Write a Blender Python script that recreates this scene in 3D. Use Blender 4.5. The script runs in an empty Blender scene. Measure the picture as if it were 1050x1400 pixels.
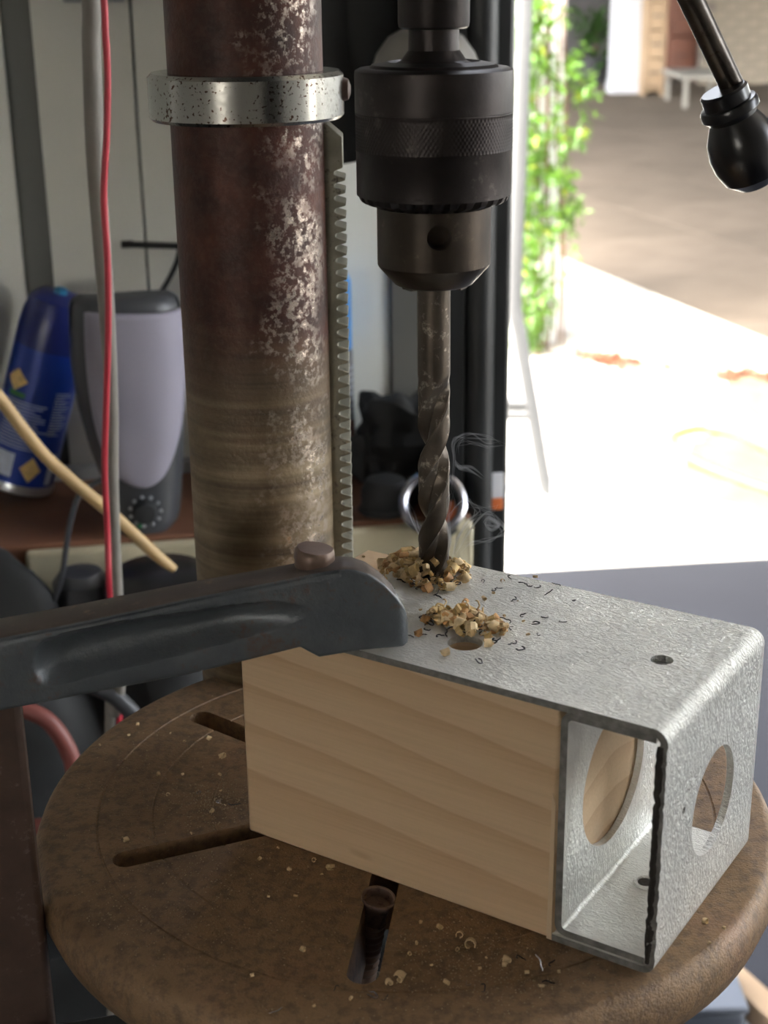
import bpy, bmesh, math, random
from mathutils import Vector, Matrix, noise
R = random.Random(7)
PI = math.pi
sc = bpy.context.scene
COL = sc.collection

# ------------------------------------------------------------------ camera
F_PX, PITCH, ROLL, CAM_H = 2037.2, 0.3497, -0.0123, 1.25
_cp, _sp, _cr, _sr = math.cos(PITCH), math.sin(PITCH), math.cos(ROLL), math.sin(ROLL)
D0 = Vector((0, -_sp, -_cp)); X0 = Vector((1, 0, 0)); FWD = Vector((0, _cp, -_sp))
RIGHT = X0 * _cr - D0 * _sr
DOWN = X0 * _sr + D0 * _cr
CAM = Vector((0, 0, CAM_H))
cam_d = bpy.data.cameras.new('camera')
cam = bpy.data.objects.new('camera', cam_d); COL.objects.link(cam)
m = Matrix.Identity(4)
for i, a in enumerate((RIGHT, -DOWN, -FWD)):
    for j in range(3): m[j][i] = a[j]
m.translation = CAM
cam.matrix_world = m
cam_d.sensor_fit = 'AUTO'; cam_d.sensor_width = 36
cam_d.lens = F_PX / 1400 * 36
cam_d.clip_start = 0.01; cam_d.clip_end = 200
cam_d.dof.use_dof = True; cam_d.dof.focus_distance = 0.60; cam_d.dof.aperture_fstop = 15
sc.camera = cam

# ------------------------------------------------------------------ light
SUN_DIR = Vector((-0.30, -0.50, 0.81)).normalized()      # towards the sun, behind the garage
w = bpy.data.worlds.new('sky'); sc.world = w; w.use_nodes = True
nt = w.node_tree
sky = nt.nodes.new('ShaderNodeTexSky'); sky.sky_type = 'NISHITA'; sky.sun_disc = False; sky.air_density = .7; sky.dust_density = 3.5; sky.ozone_density = .6
sky.sun_elevation = math.asin(SUN_DIR.z); sky.sun_rotation = math.atan2(SUN_DIR.x, SUN_DIR.y)
bg = nt.nodes['Background']; bg.inputs['Strength'].default_value = 0.46
hs = nt.nodes.new('ShaderNodeHueSaturation'); hs.inputs['Saturation'].default_value = .40      # thin high haze
tn = nt.nodes.new('ShaderNodeMix'); tn.data_type = 'RGBA'; tn.blend_type = 'MULTIPLY'; tn.inputs[0].default_value = 1
tn.inputs[7].default_value = (1.0, .965, .89, 1)
nt.links.new(sky.outputs[0], hs.inputs['Color']); nt.links.new(hs.outputs[0], tn.inputs[6]); nt.links.new(tn.outputs[2], bg.inputs[0])
sd = bpy.data.lights.new('sun', 'SUN'); sd.energy = 1.7; sd.angle = 0.009; sd.color = (1, .95, .86)
so = bpy.data.objects.new('sun', sd); COL.objects.link(so)
so.rotation_euler = SUN_DIR.to_track_quat('Z', 'Y').to_euler(); so.location = (0, 0, 20)
vs = sc.view_settings
sc.display_settings.display_device = 'sRGB'
vs.view_transform = 'Standard'; vs.look = 'None'; vs.gamma = 1; vs.exposure = 3.65
vs.use_curve_mapping = False

# ------------------------------------------------------------------ geometry helpers
def ray(u, v): return RIGHT * ((u - 525) / F_PX) + DOWN * ((v - 700) / F_PX) + FWD
def at_y(u, v, y): d = ray(u, v); return CAM + d * (y / d.y)
def at_z(u, v, z): d = ray(u, v); return CAM + d * ((z - CAM_H) / d.z)
def at_plane(u, v, p, n): d = ray(u, v); return CAM + d * ((p - CAM).dot(n) / d.dot(n))

class MB:
    def __init__(s): s.v = []; s.f = []; s.mi = []
    def add(s, vs_, fs, mi=0):
        o = len(s.v); s.v += [Vector(p) for p in vs_]
        s.f += [tuple(i + o for i in f) for f in fs]; s.mi += [mi] * len(fs); return s
    def box(s, lo, hi, M=None, mi=0):
        x0, y0, z0 = lo; x1, y1, z1 = hi
        p = [Vector(q) for q in ((x0,y0,z0),(x1,y0,z0),(x1,y1,z0),(x0,y1,z0),(x0,y0,z1),(x1,y0,z1),(x1,y1,z1),(x0,y1,z1))]
        if M: p = [M @ q for q in p]
        return s.add(p, [(0,3,2,1),(4,5,6,7),(0,1,5,4),(1,2,6,5),(2,3,7,6),(3,0,4,7)], mi)
    def bar(s, a, b, w, h, up=Vector((0, 0, 1)), mi=0):
        a = Vector(a); b = Vector(b); d = (b - a); L = d.length; d.normalize()
        sx = d.cross(up); sx.normalize(); uz = sx.cross(d)
        M = Matrix((( sx.x, d.x, uz.x, a.x),(sx.y, d.y, uz.y, a.y),(sx.z, d.z, uz.z, a.z),(0,0,0,1)))
        return s.box((-w/2, 0, -h/2), (w/2, L, h/2), M, mi)
    def lathe(s, prof, o=(0,0,0), n=48, M=None, rad=None, caps=True, mi=0):
        o = Vector(o); vs_ = []; k = len(prof)
        for i, (r, z) in enumerate(prof):
            for j in range(n):
                a = 2*PI*j/n; rr = rad(r, z, a, i) if rad else r
                p = Vector((rr*math.cos(a), rr*math.sin(a), z))
                vs_.append((M @ p if M else p) + o)
        fs = []
        for i in range(k-1):
            for j in range(n):
                j2 = (j+1) % n
                fs.append((i*n+j, i*n+j2, (i+1)*n+j2, (i+1)*n+j))
        if caps:
            fs.append(tuple(range(n))[::-1]); fs.append(tuple((k-1)*n+j for j in range(n)))
        if prof[-1][1] < prof[0][1]: fs = [f[::-1] for f in fs]
        return s.add(vs_, fs, mi)
    def tube(s, pts, r, n=10, mi=0, caps=True, smooth=0):
        pts = [Vector(p) for p in pts]
        if smooth: pts, r = spline(pts, smooth, r)
        k = len(pts); vs_ = []; ref = None
        for i, p in enumerate(pts):
            t = (pts[min(i+1, k-1)] - pts[max(i-1, 0)]).normalized()
            if ref is None:
                ref = t.orthogonal().normalized()
            ref = (ref - t*ref.dot(t)).normalized(); b = t.cross(ref)
            rr = r[i] if isinstance(r, (list, tuple)) else r
            for j in range(n):
                a = 2*PI*j/n; vs_.append(p + (ref*math.cos(a) + b*math.sin(a))*rr)
        fs = [(i*n+j, i*n+(j+1)%n, (i+1)*n+(j+1)%n, (i+1)*n+j) for i in range(k-1) for j in range(n)]
        if caps: fs.append(tuple(range(n))[::-1]); fs.append(tuple((k-1)*n+j for j in range(n)))
        return s.add(vs_, fs, mi)
    def prism(s, poly, M, d0, d1, mi=0):          # poly in local xy, extruded d0..d1 along local z
        n = len(poly)
        a = sum(poly[i][0]*poly[(i+1)%n][1] - poly[(i+1)%n][0]*poly[i][1] for i in range(n))
        if a < 0: poly = poly[::-1]
        vs_ = [M @ Vector((x, y, d0)) for x, y in poly] + [M @ Vector((x, y, d1)) for x, y in poly]
        fs = [tuple(range(n))[::-1], tuple(range(n, 2*n))] + [(i, (i+1)%n, n+(i+1)%n, n+i) for i in range(n)]
        return s.add(vs_, fs, mi)
    def blob(s, c, rx, ry, rz, n=24, k=14, amp=0, fr=6, seed=0, M=None, flat=None):
        c = Vector(c); vs_ = []; fs = []
        for i in range(k+1):
            th = PI*i/k
            for j in range(n):
                a = 2*PI*j/n
                q = Vector((math.sin(th)*math.cos(a), math.sin(th)*math.sin(a), math.cos(th)))
                q *= 1 + amp*noise.noise(q*fr*.4 + Vector((seed*7.1, seed, 0)))
                q = Vector((q.x*rx, q.y*ry, q.z*rz))
                if flat is not None and q.z < flat: q.z = flat
                vs_.append(c + (M @ q if M else q))
        for i in range(k):
            for j in range(n): fs.append((i*n+j, (i+1)*n+j, (i+1)*n+(j+1)%n, i*n+(j+1)%n))
        return s.add(vs_, fs)

def spline(pts, k, r=None):
    P = [pts[0]] + list(pts) + [pts[-1]]; out = []; rr = []
    for i in range(1, len(P)-2):
        a, b, c, d = P[i-1:i+3]
        for j in range(k):
            t = j/k
            out.append(.5*((2*b) + (c-a)*t + (2*a-5*b+4*c-d)*t*t + (3*b-a-3*c+d)*t**3))
            if isinstance(r, (list, tuple)): rr.append(r[i-1]*(1-t) + r[i]*t)
    out.append(P[-2])
    if isinstance(r, (list, tuple)): rr.append(r[-1]); return out, rr
    return out, r

WM = {}
def wmat(o): return WM.get(o.name, Matrix.Identity(4))
def thing(name, label, cat, loc=(0,0,0), rz=0, group=None, kind=None):
    o = bpy.data.objects.new(name, None); COL.objects.link(o); o.empty_display_size = .02
    o.location = loc; o.rotation_euler = (0, 0, rz)
    WM[o.name] = Matrix.Translation(Vector(loc)) @ Matrix.Rotation(rz, 4, 'Z')
    tag(o, label, cat, group, kind); return o
def tag(o, label=None, cat=None, group=None, kind=None):
    if label: o['label'] = label
    if cat: o['category'] = cat
    if group: o['group'] = group
    if kind: o['kind'] = kind
    return o
def build(name, mb, mat, parent=None, local=False, sharp=35, bevel=0, seg=2, cuts=None, label=None):
    me = bpy.data.meshes.new(name)
    vs_ = mb.v; W = wmat(parent) if parent else None; loc = None
    if parent:
        if not local:
            Wi = W.inverted(); vs_ = [Wi @ p for p in vs_]
    else:
        xs = [p.x for p in vs_]; ys = [p.y for p in vs_]; zs = [p.z for p in vs_]
        loc = Vector(((min(xs)+max(xs))/2, (min(ys)+max(ys))/2, min(zs))); vs_ = [p - loc for p in vs_]
    me.from_pydata([tuple(p) for p in vs_], [], mb.f)
    ms = mat if isinstance(mat, (list, tuple)) else [mat]
    for q in ms: me.materials.append(q)
    if len(ms) > 1: me.polygons.foreach_set('material_index', mb.mi)
    me.polygons.foreach_set('use_smooth', [True]*len(me.polygons))
    me.update(); me.validate()
    o = bpy.data.objects.new(name, me); COL.objects.link(o)
    if parent: o.parent = parent; WM[o.name] = W.copy()
    else: o.location = loc; WM[o.name] = Matrix.Translation(loc)
    if cuts:
        tmp = []
        for c in cuts:
            cm = bpy.data.meshes.new('cut'); Wc = WM[o.name].inverted()
            cm.from_pydata([tuple(p if (parent and local) else Wc @ p) for p in c.v], [], c.f); cm.update()
            b = bmesh.new(); b.from_mesh(cm); bmesh.ops.recalc_face_normals(b, faces=b.faces); b.to_mesh(cm); b.free()
            cm.materials.append(ms[0])
            co = bpy.data.objects.new('cut', cm); COL.objects.link(co); tmp.append(co)
            co.matrix_world = Matrix.Identity(4)
        pm = o.parent; lm = o.location.copy(); o.parent = None; o.location = (0,0,0)
        b = bmesh.new(); b.from_mesh(me); bmesh.ops.recalc_face_normals(b, faces=b.faces); b.to_mesh(me); b.free()
        for co in tmp:
            md = o.modifiers.new('b', 'BOOLEAN'); md.object = co; md.operation = 'DIFFERENCE'; md.solver = 'EXACT'
        dg = bpy.context.evaluated_depsgraph_get(); dg.update()
        nm = bpy.data.meshes.new_from_object(o.evaluated_get(dg))
        o.modifiers.clear(); o.data = nm; nm.name = name; me = nm
        o.parent = pm; o.location = lm
        for co in tmp: bpy.data.objects.remove(co)
        me.polygons.foreach_set('use_smooth', [True]*len(me.polygons))
    else:
        b = bmesh.new(); b.from_mesh(me); bmesh.ops.recalc_face_normals(b, faces=b.faces); b.to_mesh(me); b.free()
    if bevel:
        md = o.modifiers.new('bevel', 'BEVEL'); md.width = bevel; md.segments = seg; md.limit_method = 'ANGLE'; md.angle_limit = math.radians(40)
        md.use_clamp_overlap = True
    try: me.set_sharp_from_angle(angle=math.radians(sharp))
    except Exception: pass
    if label: o['label'] = label
    return o
def dup(o, parent=None):
    c = o.copy(); COL.objects.link(c)
    if parent: c.parent = parent
    for ch in list(o.children): dup(ch, c)
    return c

# ------------------------------------------------------------------ materials
class N:
    def __init__(s, name):
        s.m = bpy.data.materials.new(name); s.m.use_nodes = True; s.t = s.m.node_tree
        s.b = s.t.nodes['Principled BSDF']; s.tc = s.n('ShaderNodeTexCoord'); s.co = s.tc.outputs['Object']
    def n(s, k, **kw):
        q = s.t.nodes.new(k)
        for a, b in kw.items(): setattr(q, a, b)
        return q
    def l(s, a, b): s.t.links.new(a, b)
    def setv(s, k, v):
        i = s.b.inputs[k]
        if hasattr(v, 'is_linked'): s.l(v, i)
        else: i.default_value = (*v, 1) if isinstance(v, tuple) and len(v) == 3 else v
        return s
    def map(s, sc_=(1,1,1), rot=(0,0,0), loc=(0,0,0), src=None):
        q = s.n('ShaderNodeMapping'); s.l(src or s.co, q.inputs[0])
        q.inputs['Scale'].default_value = sc_; q.inputs['Rotation'].default_value = rot; q.inputs['Location'].default_value = loc
        return q.outputs[0]
    def noise(s, scale, det=4, rough=.55, co=None, dist=0):
        q = s.n('ShaderNodeTexNoise'); q.inputs['Scale'].default_value = scale; q.inputs['Detail'].default_value = det
        q.inputs['Roughness'].default_value = rough; q.inputs['Distortion'].default_value = dist
        s.l(co or s.co, q.inputs['Vector']); return q.outputs['Fac']
    def voro(s, scale, co=None, feat='F1'):
        q = s.n('ShaderNodeTexVoronoi', feature=feat); q.inputs['Scale'].default_value = scale
        s.l(co or s.co, q.inputs['Vector']); return q.outputs['Distance']
    def ramp(s, f, stops):
        q = s.n('ShaderNodeValToRGB'); s.l(f, q.inputs[0]); e = q.color_ramp.elements
        while len(e) < len(stops): e.new(.5)
        for i, (p, c) in enumerate(stops):
            e[i].position = p; e[i].color = (*c, 1) if isinstance(c, tuple) else (c, c, c, 1)
        return q.outputs[0]
    def mix(s, f, a, b, mode='MIX'):
        q = s.n('ShaderNodeMix', data_type='RGBA', blend_type=mode)
        for v, i in ((f, 0), (a, 6), (b, 7)):
            if hasattr(v, 'is_linked'): s.l(v, q.inputs[i])
            else: q.inputs[i].default_value = (*v, 1) if isinstance(v, tuple) else v
        return q.outputs[2]
    def math(s, op, a, b=0, c=0):
        q = s.n('ShaderNodeMath', operation=op)
        for i, v in enumerate((a, b, c)):
            if hasattr(v, 'is_linked'): s.l(v, q.inputs[i])
            else: q.inputs[i].default_value = v
        return q.outputs[0]
    def sep(s, co=None):
        q = s.n('ShaderNodeSeparateXYZ'); s.l(co or s.co, q.inputs[0]); return q.outputs
    def bump(s, h, st=.3, dist=.001):
        q = s.n('ShaderNodeBump'); q.inputs['Strength'].default_value = st; q.inputs['Distance'].default_value = dist
        s.l(h, q.inputs['Height']); s.l(q.outputs[0], s.b.inputs['Normal']); return s

def simple(name, c, rough=.6, metal=0, var=.12, scale=30, bump=0, bscale=200, c2=None, spec=None):
    s = N(name)
    k = c2 or tuple(x*(1-2*var) for x in c)
    f = s.ramp(s.noise(scale, 5), [(.35, k), (.65, c)])
    s.setv('Base Color', f).setv('Roughness', rough).setv('Metallic', metal)
    if spec is not None: s.setv('Specular IOR Level', spec)
    if bump: s.bump(s.noise(bscale, 3), bump, .0006)
    return s.m

def m_column():
    s = N('rusty_column'); z = s.sep()[2]
    n1 = s.noise(18, 6, .6); n2 = s.noise(300, 4, .65); n3 = s.noise(55, 5, .6)
    hz = s.math('ADD', z, s.math('MULTIPLY', s.math('SUBTRACT', n1, .5), .13))
    low = s.ramp(s.math('MULTIPLY_ADD', hz, -9.0, 10.15), [(0.25, 0.0), (.75, 1.0)])   # 1 below the smear line
    rust = s.ramp(n3, [(.3, (.026, .009, .007)), (.62, (.075, .022, .013)), (.8, (.13, .04, .02))])
    band = s.noise(1, 3, .6, co=s.map((6, 6, 150)))
    tan = s.ramp(s.math('MULTIPLY_ADD', band, .5, s.math('MULTIPLY', n1, .5)), [(.34, (.045, .035, .026)), (.5, (.17, .125, .075)), (.68, (.36, .29, .19))])
    base = s.mix(low, rust, tan)
    xx, yy, _z = s.sep(); lit_side = s.math('MULTIPLY_ADD', xx, .64/.0345, s.math('MULTIPLY', yy, -.77/.0345))
    lit_side = s.ramp(s.math('ADD', lit_side, s.math('MULTIPLY', s.math('SUBTRACT', s.noise(40, 4), .5), .9)), [(.86, .04), (1.08, 1.0)])  # flakes confined to the doorway-lit side; that brightening is put into the colour
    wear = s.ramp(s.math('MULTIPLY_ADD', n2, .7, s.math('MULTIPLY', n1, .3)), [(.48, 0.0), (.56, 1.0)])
    wear = s.math('MULTIPLY', wear, lit_side)
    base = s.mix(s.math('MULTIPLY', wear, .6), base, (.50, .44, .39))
    s.setv('Base Color', base)
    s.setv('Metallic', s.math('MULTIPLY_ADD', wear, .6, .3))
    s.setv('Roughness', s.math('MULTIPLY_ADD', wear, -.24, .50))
    s.bump(s.noise(420, 4, .7), .55, .0006); return s.m
def m_zinc(name='galvanised_steel', b=.80, st=.5):
    s = N(name); n1 = s.noise(26, 5, .6, dist=.6); n2 = s.noise(1, 5, .6, co=s.map((420, 950, 420), (0, 0, .6)), dist=.8)
    sp = s.voro(260)
    s.setv('Base Color', s.ramp(n1, [(.3, (b*.80, b*.80, b*.77)), (.7, (b*1.1, b*1.1, b*1.06))]))
    s.setv('Metallic', .78).setv('Roughness', s.ramp(n1, [(.3, .44), (.7, .30)]))
    s.bump(s.math('ADD', n2, s.math('MULTIPLY', sp, .25)), min(1, st*2), .0022); return s.m
def m_pine():
    s = N('pine'); x, y, z = s.sep()
    wob = s.noise(7, 3, .5, co=s.map((.7, 2.5, 2.5)))
    yy = s.math('ADD', s.math('SUBTRACT', y, .048), s.math('MULTIPLY', x, .05)); zz = s.math('SUBTRACT', z, s.math('MULTIPLY_ADD', x, -.16, -.030))
    r = s.math('SQRT', s.math('ADD', s.math('MULTIPLY', yy, yy), s.math('MULTIPLY', zz, zz)))
    r = s.math('ADD', r, s.math('MULTIPLY', wob, .012))
    fr = s.math('FRACT', s.math('MULTIPLY', r, 72))
    ring = s.ramp(fr, [(0, (.66, .48, .30)), (.45, (.64, .455, .275)), (.86, (.50, .31, .165)), (.95, (.46, .27, .14)), (1, (.66, .48, .30))])
    fine = s.noise(1, 4, .6, co=s.map((22, 700, 700)))
    c = s.mix(.5, ring, s.ramp(fine, [(.3, (.56, .40, .245)), (.6, (.66, .48, .30))]))
    kn = s.ramp(s.noise(1, 2, .5, co=s.map((22, 60, 75))), [(.70, 0.0), (.78, 1.0)])
    c = s.mix(s.math('MULTIPLY', kn, .5), c, (.27, .13, .06))
    s.setv('Base Color', c).setv('Roughness', .58)
    s.bump(fine, .12, .0004); return s.m
def m_iron():
    s = N('forged_iron'); n1 = s.noise(30, 6, .6); n2 = s.noise(300, 4, .7)
    c = s.ramp(n1, [(.3, (.060, .070, .080)), (.6, (.11, .122, .132)), (.75, (.125, .105, .09))])
    ru = s.ramp(s.math('MULTIPLY_ADD', n1, .5, s.math('MULTIPLY', n2, .5)), [(.56, 0.0), (.64, 1.0)])
    c = s.mix(s.math('MULTIPLY', ru, .7), c, (.13, .075, .05))
    s.setv('Base Color', c).setv('Metallic', .25).setv('Roughness', s.math('MULTIPLY_ADD', n2, .3, .24)).setv('Specular IOR Level', .7)
    s.bump(s.math('ADD', n2, s.math('MULTIPLY', n1, .6)), .5, .0008); return s.m
def m_table():
    s = N('rusty_cast_iron'); n1 = s.noise(14, 6, .6); n2 = s.noise(220, 5, .7); n3 = s.noise(900, 2, .6)
    c = s.ramp(n1, [(.3, (.18, .108, .057)), (.55, (.275, .172, .090)), (.75, (.30, .170, .096))])
    c = s.mix(s.ramp(n2, [(.38, .5), (.55, 0.0)]), c, (.05, .032, .024))
    c = s.mix(s.ramp(n3, [(.66, 0.0), (.74, .55)]), c, (.36, .29, .20))
    s.setv('Base Color', c).setv('Metallic', .15).setv('Roughness', s.ramp(n1, [(.3, .62), (.7, .46)]))
    s.bump(s.math('ADD', n2, n3), .6, .0006); return s.m
def m_dark_steel(name, a, b, wear=(.22, .19, .17), thr=.62, rough=.36, metal=.7):
    s = N(name); n1 = s.noise(45, 5, .6); n2 = s.noise(260, 4, .7)
    f = s.ramp(s.math('MULTIPLY_ADD', n2, .5, s.math('MULTIPLY', n1, .5)), [(thr-.05, 0.0), (thr+.04, 1.0)])
    c = s.mix(f, s.ramp(n1, [(.3, a), (.7, b)]), wear)
    s.setv('Base Color', c).setv('Metallic', metal).setv('Roughness', s.math('MULTIPLY_ADD', n1, .25, rough-.1))
    s.bump(n2, .25, .0004); return s.m
def m_leaf(name, c, c2):
    s = N(name)
    tr = s.n('ShaderNodeBsdfTranslucent'); tr.inputs[0].default_value = (*c2, 1)
    mx = s.n('ShaderNodeMixShader'); mx.inputs[0].default_value = .4
    s.setv('Base Color', s.ramp(s.noise(9, 3), [(.35, tuple(x*.5 for x in c)), (.65, c)])).setv('Roughness', .45)
    s.l(s.b.outputs[0], mx.inputs[1]); s.l(tr.outputs[0], mx.inputs[2])
    s.l(mx.outputs[0], s.t.nodes['Material Output'].inputs[0]); return s.m
def m_smoke():
    s = N('smoke'); out = s.t.nodes['Material Output']; s.t.nodes.remove(s.b)
    v = s.n('ShaderNodeVolumePrincipled'); v.inputs['Color'].default_value = (.97, .97, 1, 1)
    v.inputs['Density'].default_value = 240; v.inputs['Anisotropy'].default_value = .45
    s.l(v.outputs[0], out.inputs['Volume']); return s.m
def m_glossblack(name, c=(.012, .012, .014), rough=.3):
    return simple(name, c, rough, 0, .2, 20)

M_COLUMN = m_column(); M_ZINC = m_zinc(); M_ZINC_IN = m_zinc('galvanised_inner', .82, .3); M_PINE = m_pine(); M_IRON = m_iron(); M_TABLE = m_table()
M_CHUCK = m_dark_steel('chuck_steel', (.020, .017, .017), (.048, .040, .039), (.10, .085, .08), .64, .40, .75)
M_NOSE = m_dark_steel('nose_steel', (.030, .025, .021), (.075, .058, .045), (.15, .12, .10), .63, .36, .8)
M_BIT = m_dark_steel('bit_steel', (.055, .045, .037), (.14, .115, .092), (.45, .39, .33), .60, .40, .85)
M_FLUTE = M_BIT
M_RACK = m_dark_steel('rack_steel', (.12, .115, .085), (.26, .25, .20), (.05, .04, .03), .60, .50, .45)
M_COLLAR = (lambda s: (s.setv('Base Color', s.mix(s.ramp(s.math('MULTIPLY_ADD', s.noise(620, 2, .5), .75, s.math('MULTIPLY', s.noise(30, 3), .25)), [(.585, 0.0), (.63, 1.0)]), (.36, .36, .34), (.08, .045, .03))).setv('Metallic', .97).setv('Roughness', .24).bump(s.noise(300, 3), .15, .0005), s.m)[1])(N('collar_steel'))
M_SLAG = simple('burnt_edge', (.030, .024, .020), .6, .3, .2, 200, .8, 500)
M_EDGE = simple('cut_steel_edge', (.25, .245, .23), .55, .3, .2, 300, .6, 600)
M_BARRUST = m_dark_steel('bar_rust', (.060, .038, .030), (.12, .074, .057), (.22, .16, .13), .62, .50, .3)
M_ARMRUST = m_dark_steel('arm_rust', (.060, .048, .042), (.115, .090, .076), (.20, .13, .09), .60, .50, .25)
M_BOSS = m_dark_steel('boss_rust', (.13, .085, .065), (.22, .15, .115), (.06, .04, .03), .62, .45, .4)
M_BLACKP = m_glossblack('black_plastic', (.010, .010, .012), .28)
M_DARKRUB = simple('dark_rubber', (.018, .020, .022), .7, 0, .2, 25)
M_ROD = m_dark_steel('rod_steel', (.05, .042, .036), (.16, .14, .12), (.06, .035, .025), .58, .30, .9)
M_WALL = simple('wall_panel_paint', (.74, .75, .70), .55, 0, .05, 3, .1, 60)
M_STUD = simple('grey_channel', (.17, .18, .17), .6, 0, .06, 4)
M_STUD2 = simple('brown_grey_jamb', (.10, .098, .088), .6, 0, .06, 4)
M_POST = simple('black_post_paint', (.022, .024, .026), .42, .2, .2, 14)
M_GARAGE = simple('dim_garage_paint', (.60, .57, .52), .7, 0, .05, 3)
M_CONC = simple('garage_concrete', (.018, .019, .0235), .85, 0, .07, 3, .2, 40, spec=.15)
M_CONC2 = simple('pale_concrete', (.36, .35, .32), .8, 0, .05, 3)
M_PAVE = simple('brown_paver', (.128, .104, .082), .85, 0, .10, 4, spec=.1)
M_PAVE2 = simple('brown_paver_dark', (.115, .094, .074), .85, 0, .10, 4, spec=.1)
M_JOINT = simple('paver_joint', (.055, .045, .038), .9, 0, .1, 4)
M_SOIL = simple('sandy_soil', (.105, .075, .045), .95, 0, .2, 8, .5, 40)
M_WHITE = simple('white_paint', (.42, .42, .41), .5, 0, .03, 5)
M_GREYTUBE = simple('tube_shade_grey', (.065, .066, .068), .4, .2, .05, 8)  # even grey puts the near-side shade on the white tube into its colour
M_OFFW = simple('offwhite_pillar', (.36, .37, .40), .6, 0, .03, 5)
M_WPLAST = simple('white_plastic', (.75, .77, .82), .35, 0, .03, 5)
M_FTABLE = simple('weathered_table_paint', (.17, .16, .14), .7, 0, .1, 5)
M_BENCHTOP = simple('red_brown_board', (.20, .085, .045), .55, 0, .2, 10)
M_CREAM = simple('cream_board', (.55, .50, .35), .6, 0, .08, 6)
M_GREYST = simple('grey_strip', (.36, .38, .40), .45, .3, .08, 8)
M_BOXGREY = simple('blue_grey_plastic', (.075, .085, .105), .5, 0, .06, 8)
M_SPK = simple('speaker_shell', (.050, .053, .060), .42, 0, .08, 20)
M_GRILLE = (lambda s: (s.setv('Base Color', (.27, .255, .315)).setv('Roughness', .7).bump(s.voro(900), .4, .0004), s.m)[1])(N('lavender_grille'))
M_RED = simple('red_wire', (.52, .035, .060), .4, 0, .08, 20)
M_GREYC = simple('grey_cable', (.24, .225, .20), .55, 0, .1, 30)
M_TAN = simple('tan_hose', (.52, .36, .17), .5, 0, .08, 20)
M_PINK = simple('dull_red_hose', (.21, .06, .05), .5, 0, .08, 20)
M_CARD = simple('brown_cardboard', (.14, .065, .035), .8, 0, .2, 10)
M_BLUE = simple('blue_can_print', (.012, .045, .30), .3, .2, .15, 14)
M_NAVY = simple('navy_cap', (.010, .018, .13), .35, 0, .1, 14)
M_TEAL = simple('teal_band', (.015, .16, .33), .35, 0, .1, 14)
M_SKYB = simple('sky_blue_print', (.03, .30, .80), .35, 0, .08, 10)
M_TIN = simple('can_tin', (.55, .56, .58), .3, .9, .06, 30)
M_YEL = simple('cream_diamond', (.72, .50, .20), .5, 0, .15, 200)
M_GREENP = simple('green_print', (.03, .17, .05), .5, 0, .1, 50)
M_TEXTW = simple('white_print', (.50, .56, .68), .5, 0, .1, 200)
M_ORANGE = simple('orange_plastic', (.75, .20, .06), .45, 0, .08, 20)
M_LEAF = m_leaf('leaf_green', (.055, .13, .015), (.12, .22, .02))
M_LEAFY = m_leaf('leaf_yellow', (.17, .21, .02), (.30, .33, .03))
M_LEAFD = m_leaf('leaf_dark', (.035, .085, .02), (.06, .13, .02))
M_LITTER = simple('dry_leaf', (.13, .045, .018), .8, 0, .3, 60)
M_HOSEY = simple('yellow_hose', (.17, .11, .035), .5, 0, .08, 8)
M_BRICK = simple('whitewashed_brick', (.26, .22, .17), .85, 0, .16, 6)
M_MORT = simple('mortar', (.15, .13, .11), .9, 0, .1, 6)
M_LTWOOD = simple('light_cabinet_wood', (.25, .17, .10), .6, 0, .1, 5)
M_RDWOOD = simple('red_brown_cabinet_wood', (.13, .045, .025), .55, 0, .12, 5)
M_DKWALL = simple('dark_back_wall', (.045, .043, .045), .8, 0, .1, 2)
M_CHIP = simple('pine_shaving', (.86, .66, .38), .7, 0, .2, 260)
M_CHIPY = simple('yellow_shaving', (.84, .60, .27), .65, 0, .2, 260)
M_CHIPO = simple('scorched_shaving', (.72, .40, .16), .65, 0, .25, 260)
M_SWARF = simple('steel_swarf', (.05, .05, .055), .35, .8, .3, 300)
M_PALE = simple('pale_end_sliver', (.66, .50, .33), .6, 0, .05, 80)
M_SMOKE = m_smoke()
M_DUST = simple('fine_sawdust', (.42, .32, .20), .8, 0, .2, 300)
M_LAMPG = simple('dusty_grey_dome', (.22, .21, .195), .5, .1, .1, 14)
M_RIM = simple('silver_rim', (.58, .58, .64), .25, .9, .06, 20)
M_LED = simple('green_led', (.02, .20, .08), .3, 0, .05, 20)

# ------------------------------------------------------------------ layout numbers (metres)
TZ = CAM_H - 0.3288                     # table top
TC = Vector((0.00726, 0.5504, TZ))      # table centre
BIT = Vector((0.0200, 0.5619, TZ))      # spindle axis
CC = Vector((-0.0592, 0.6893, TZ))      # column axis
YAW = 0.5728
BC = Vector((0.09157, 0.42879, TZ))     # front lower corner of the steel bracket
BW = Matrix.Translation(BC) @ Matrix.Rotation(-YAW, 4, 'Z')     # bracket frame: x to its end plate, y depth, z up
BH = 0.095

# ------------------------------------------------------------------ setting
WA = 0.165                               # the wall and the bench run this much off the view's cross direction
E1 = Vector((math.cos(WA), math.sin(WA), 0)); E2 = Vector((-math.sin(WA), math.cos(WA), 0))
BZ = at_y(190, 728, 1.15).z              # bench top
BF = at_z(265, 737, BZ)                  # on the bench's front edge
BDEP = 0.185
WP = BF + E2 * BDEP                      # on the wall
def bw(s, d, z): return Vector((BF.x, BF.y, 0)) + E1*s + E2*d + Vector((0, 0, z))
def wall_s(u, v): return (at_plane(u, v, WP, E2) - BF).dot(E1)
MW = Matrix(((E1.x, E2.x, 0, BF.x), (E1.y, E2.y, 0, BF.y), (0, 0, 1, 0), (0, 0, 0, 1)))   # wall frame
def struct(name, mb, mat, parent=None, **k):
    o = build(name, mb, mat, parent, **k)
    if parent is None: o['kind'] = 'structure'
    return o
s_post = wall_s(655, 300)
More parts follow.
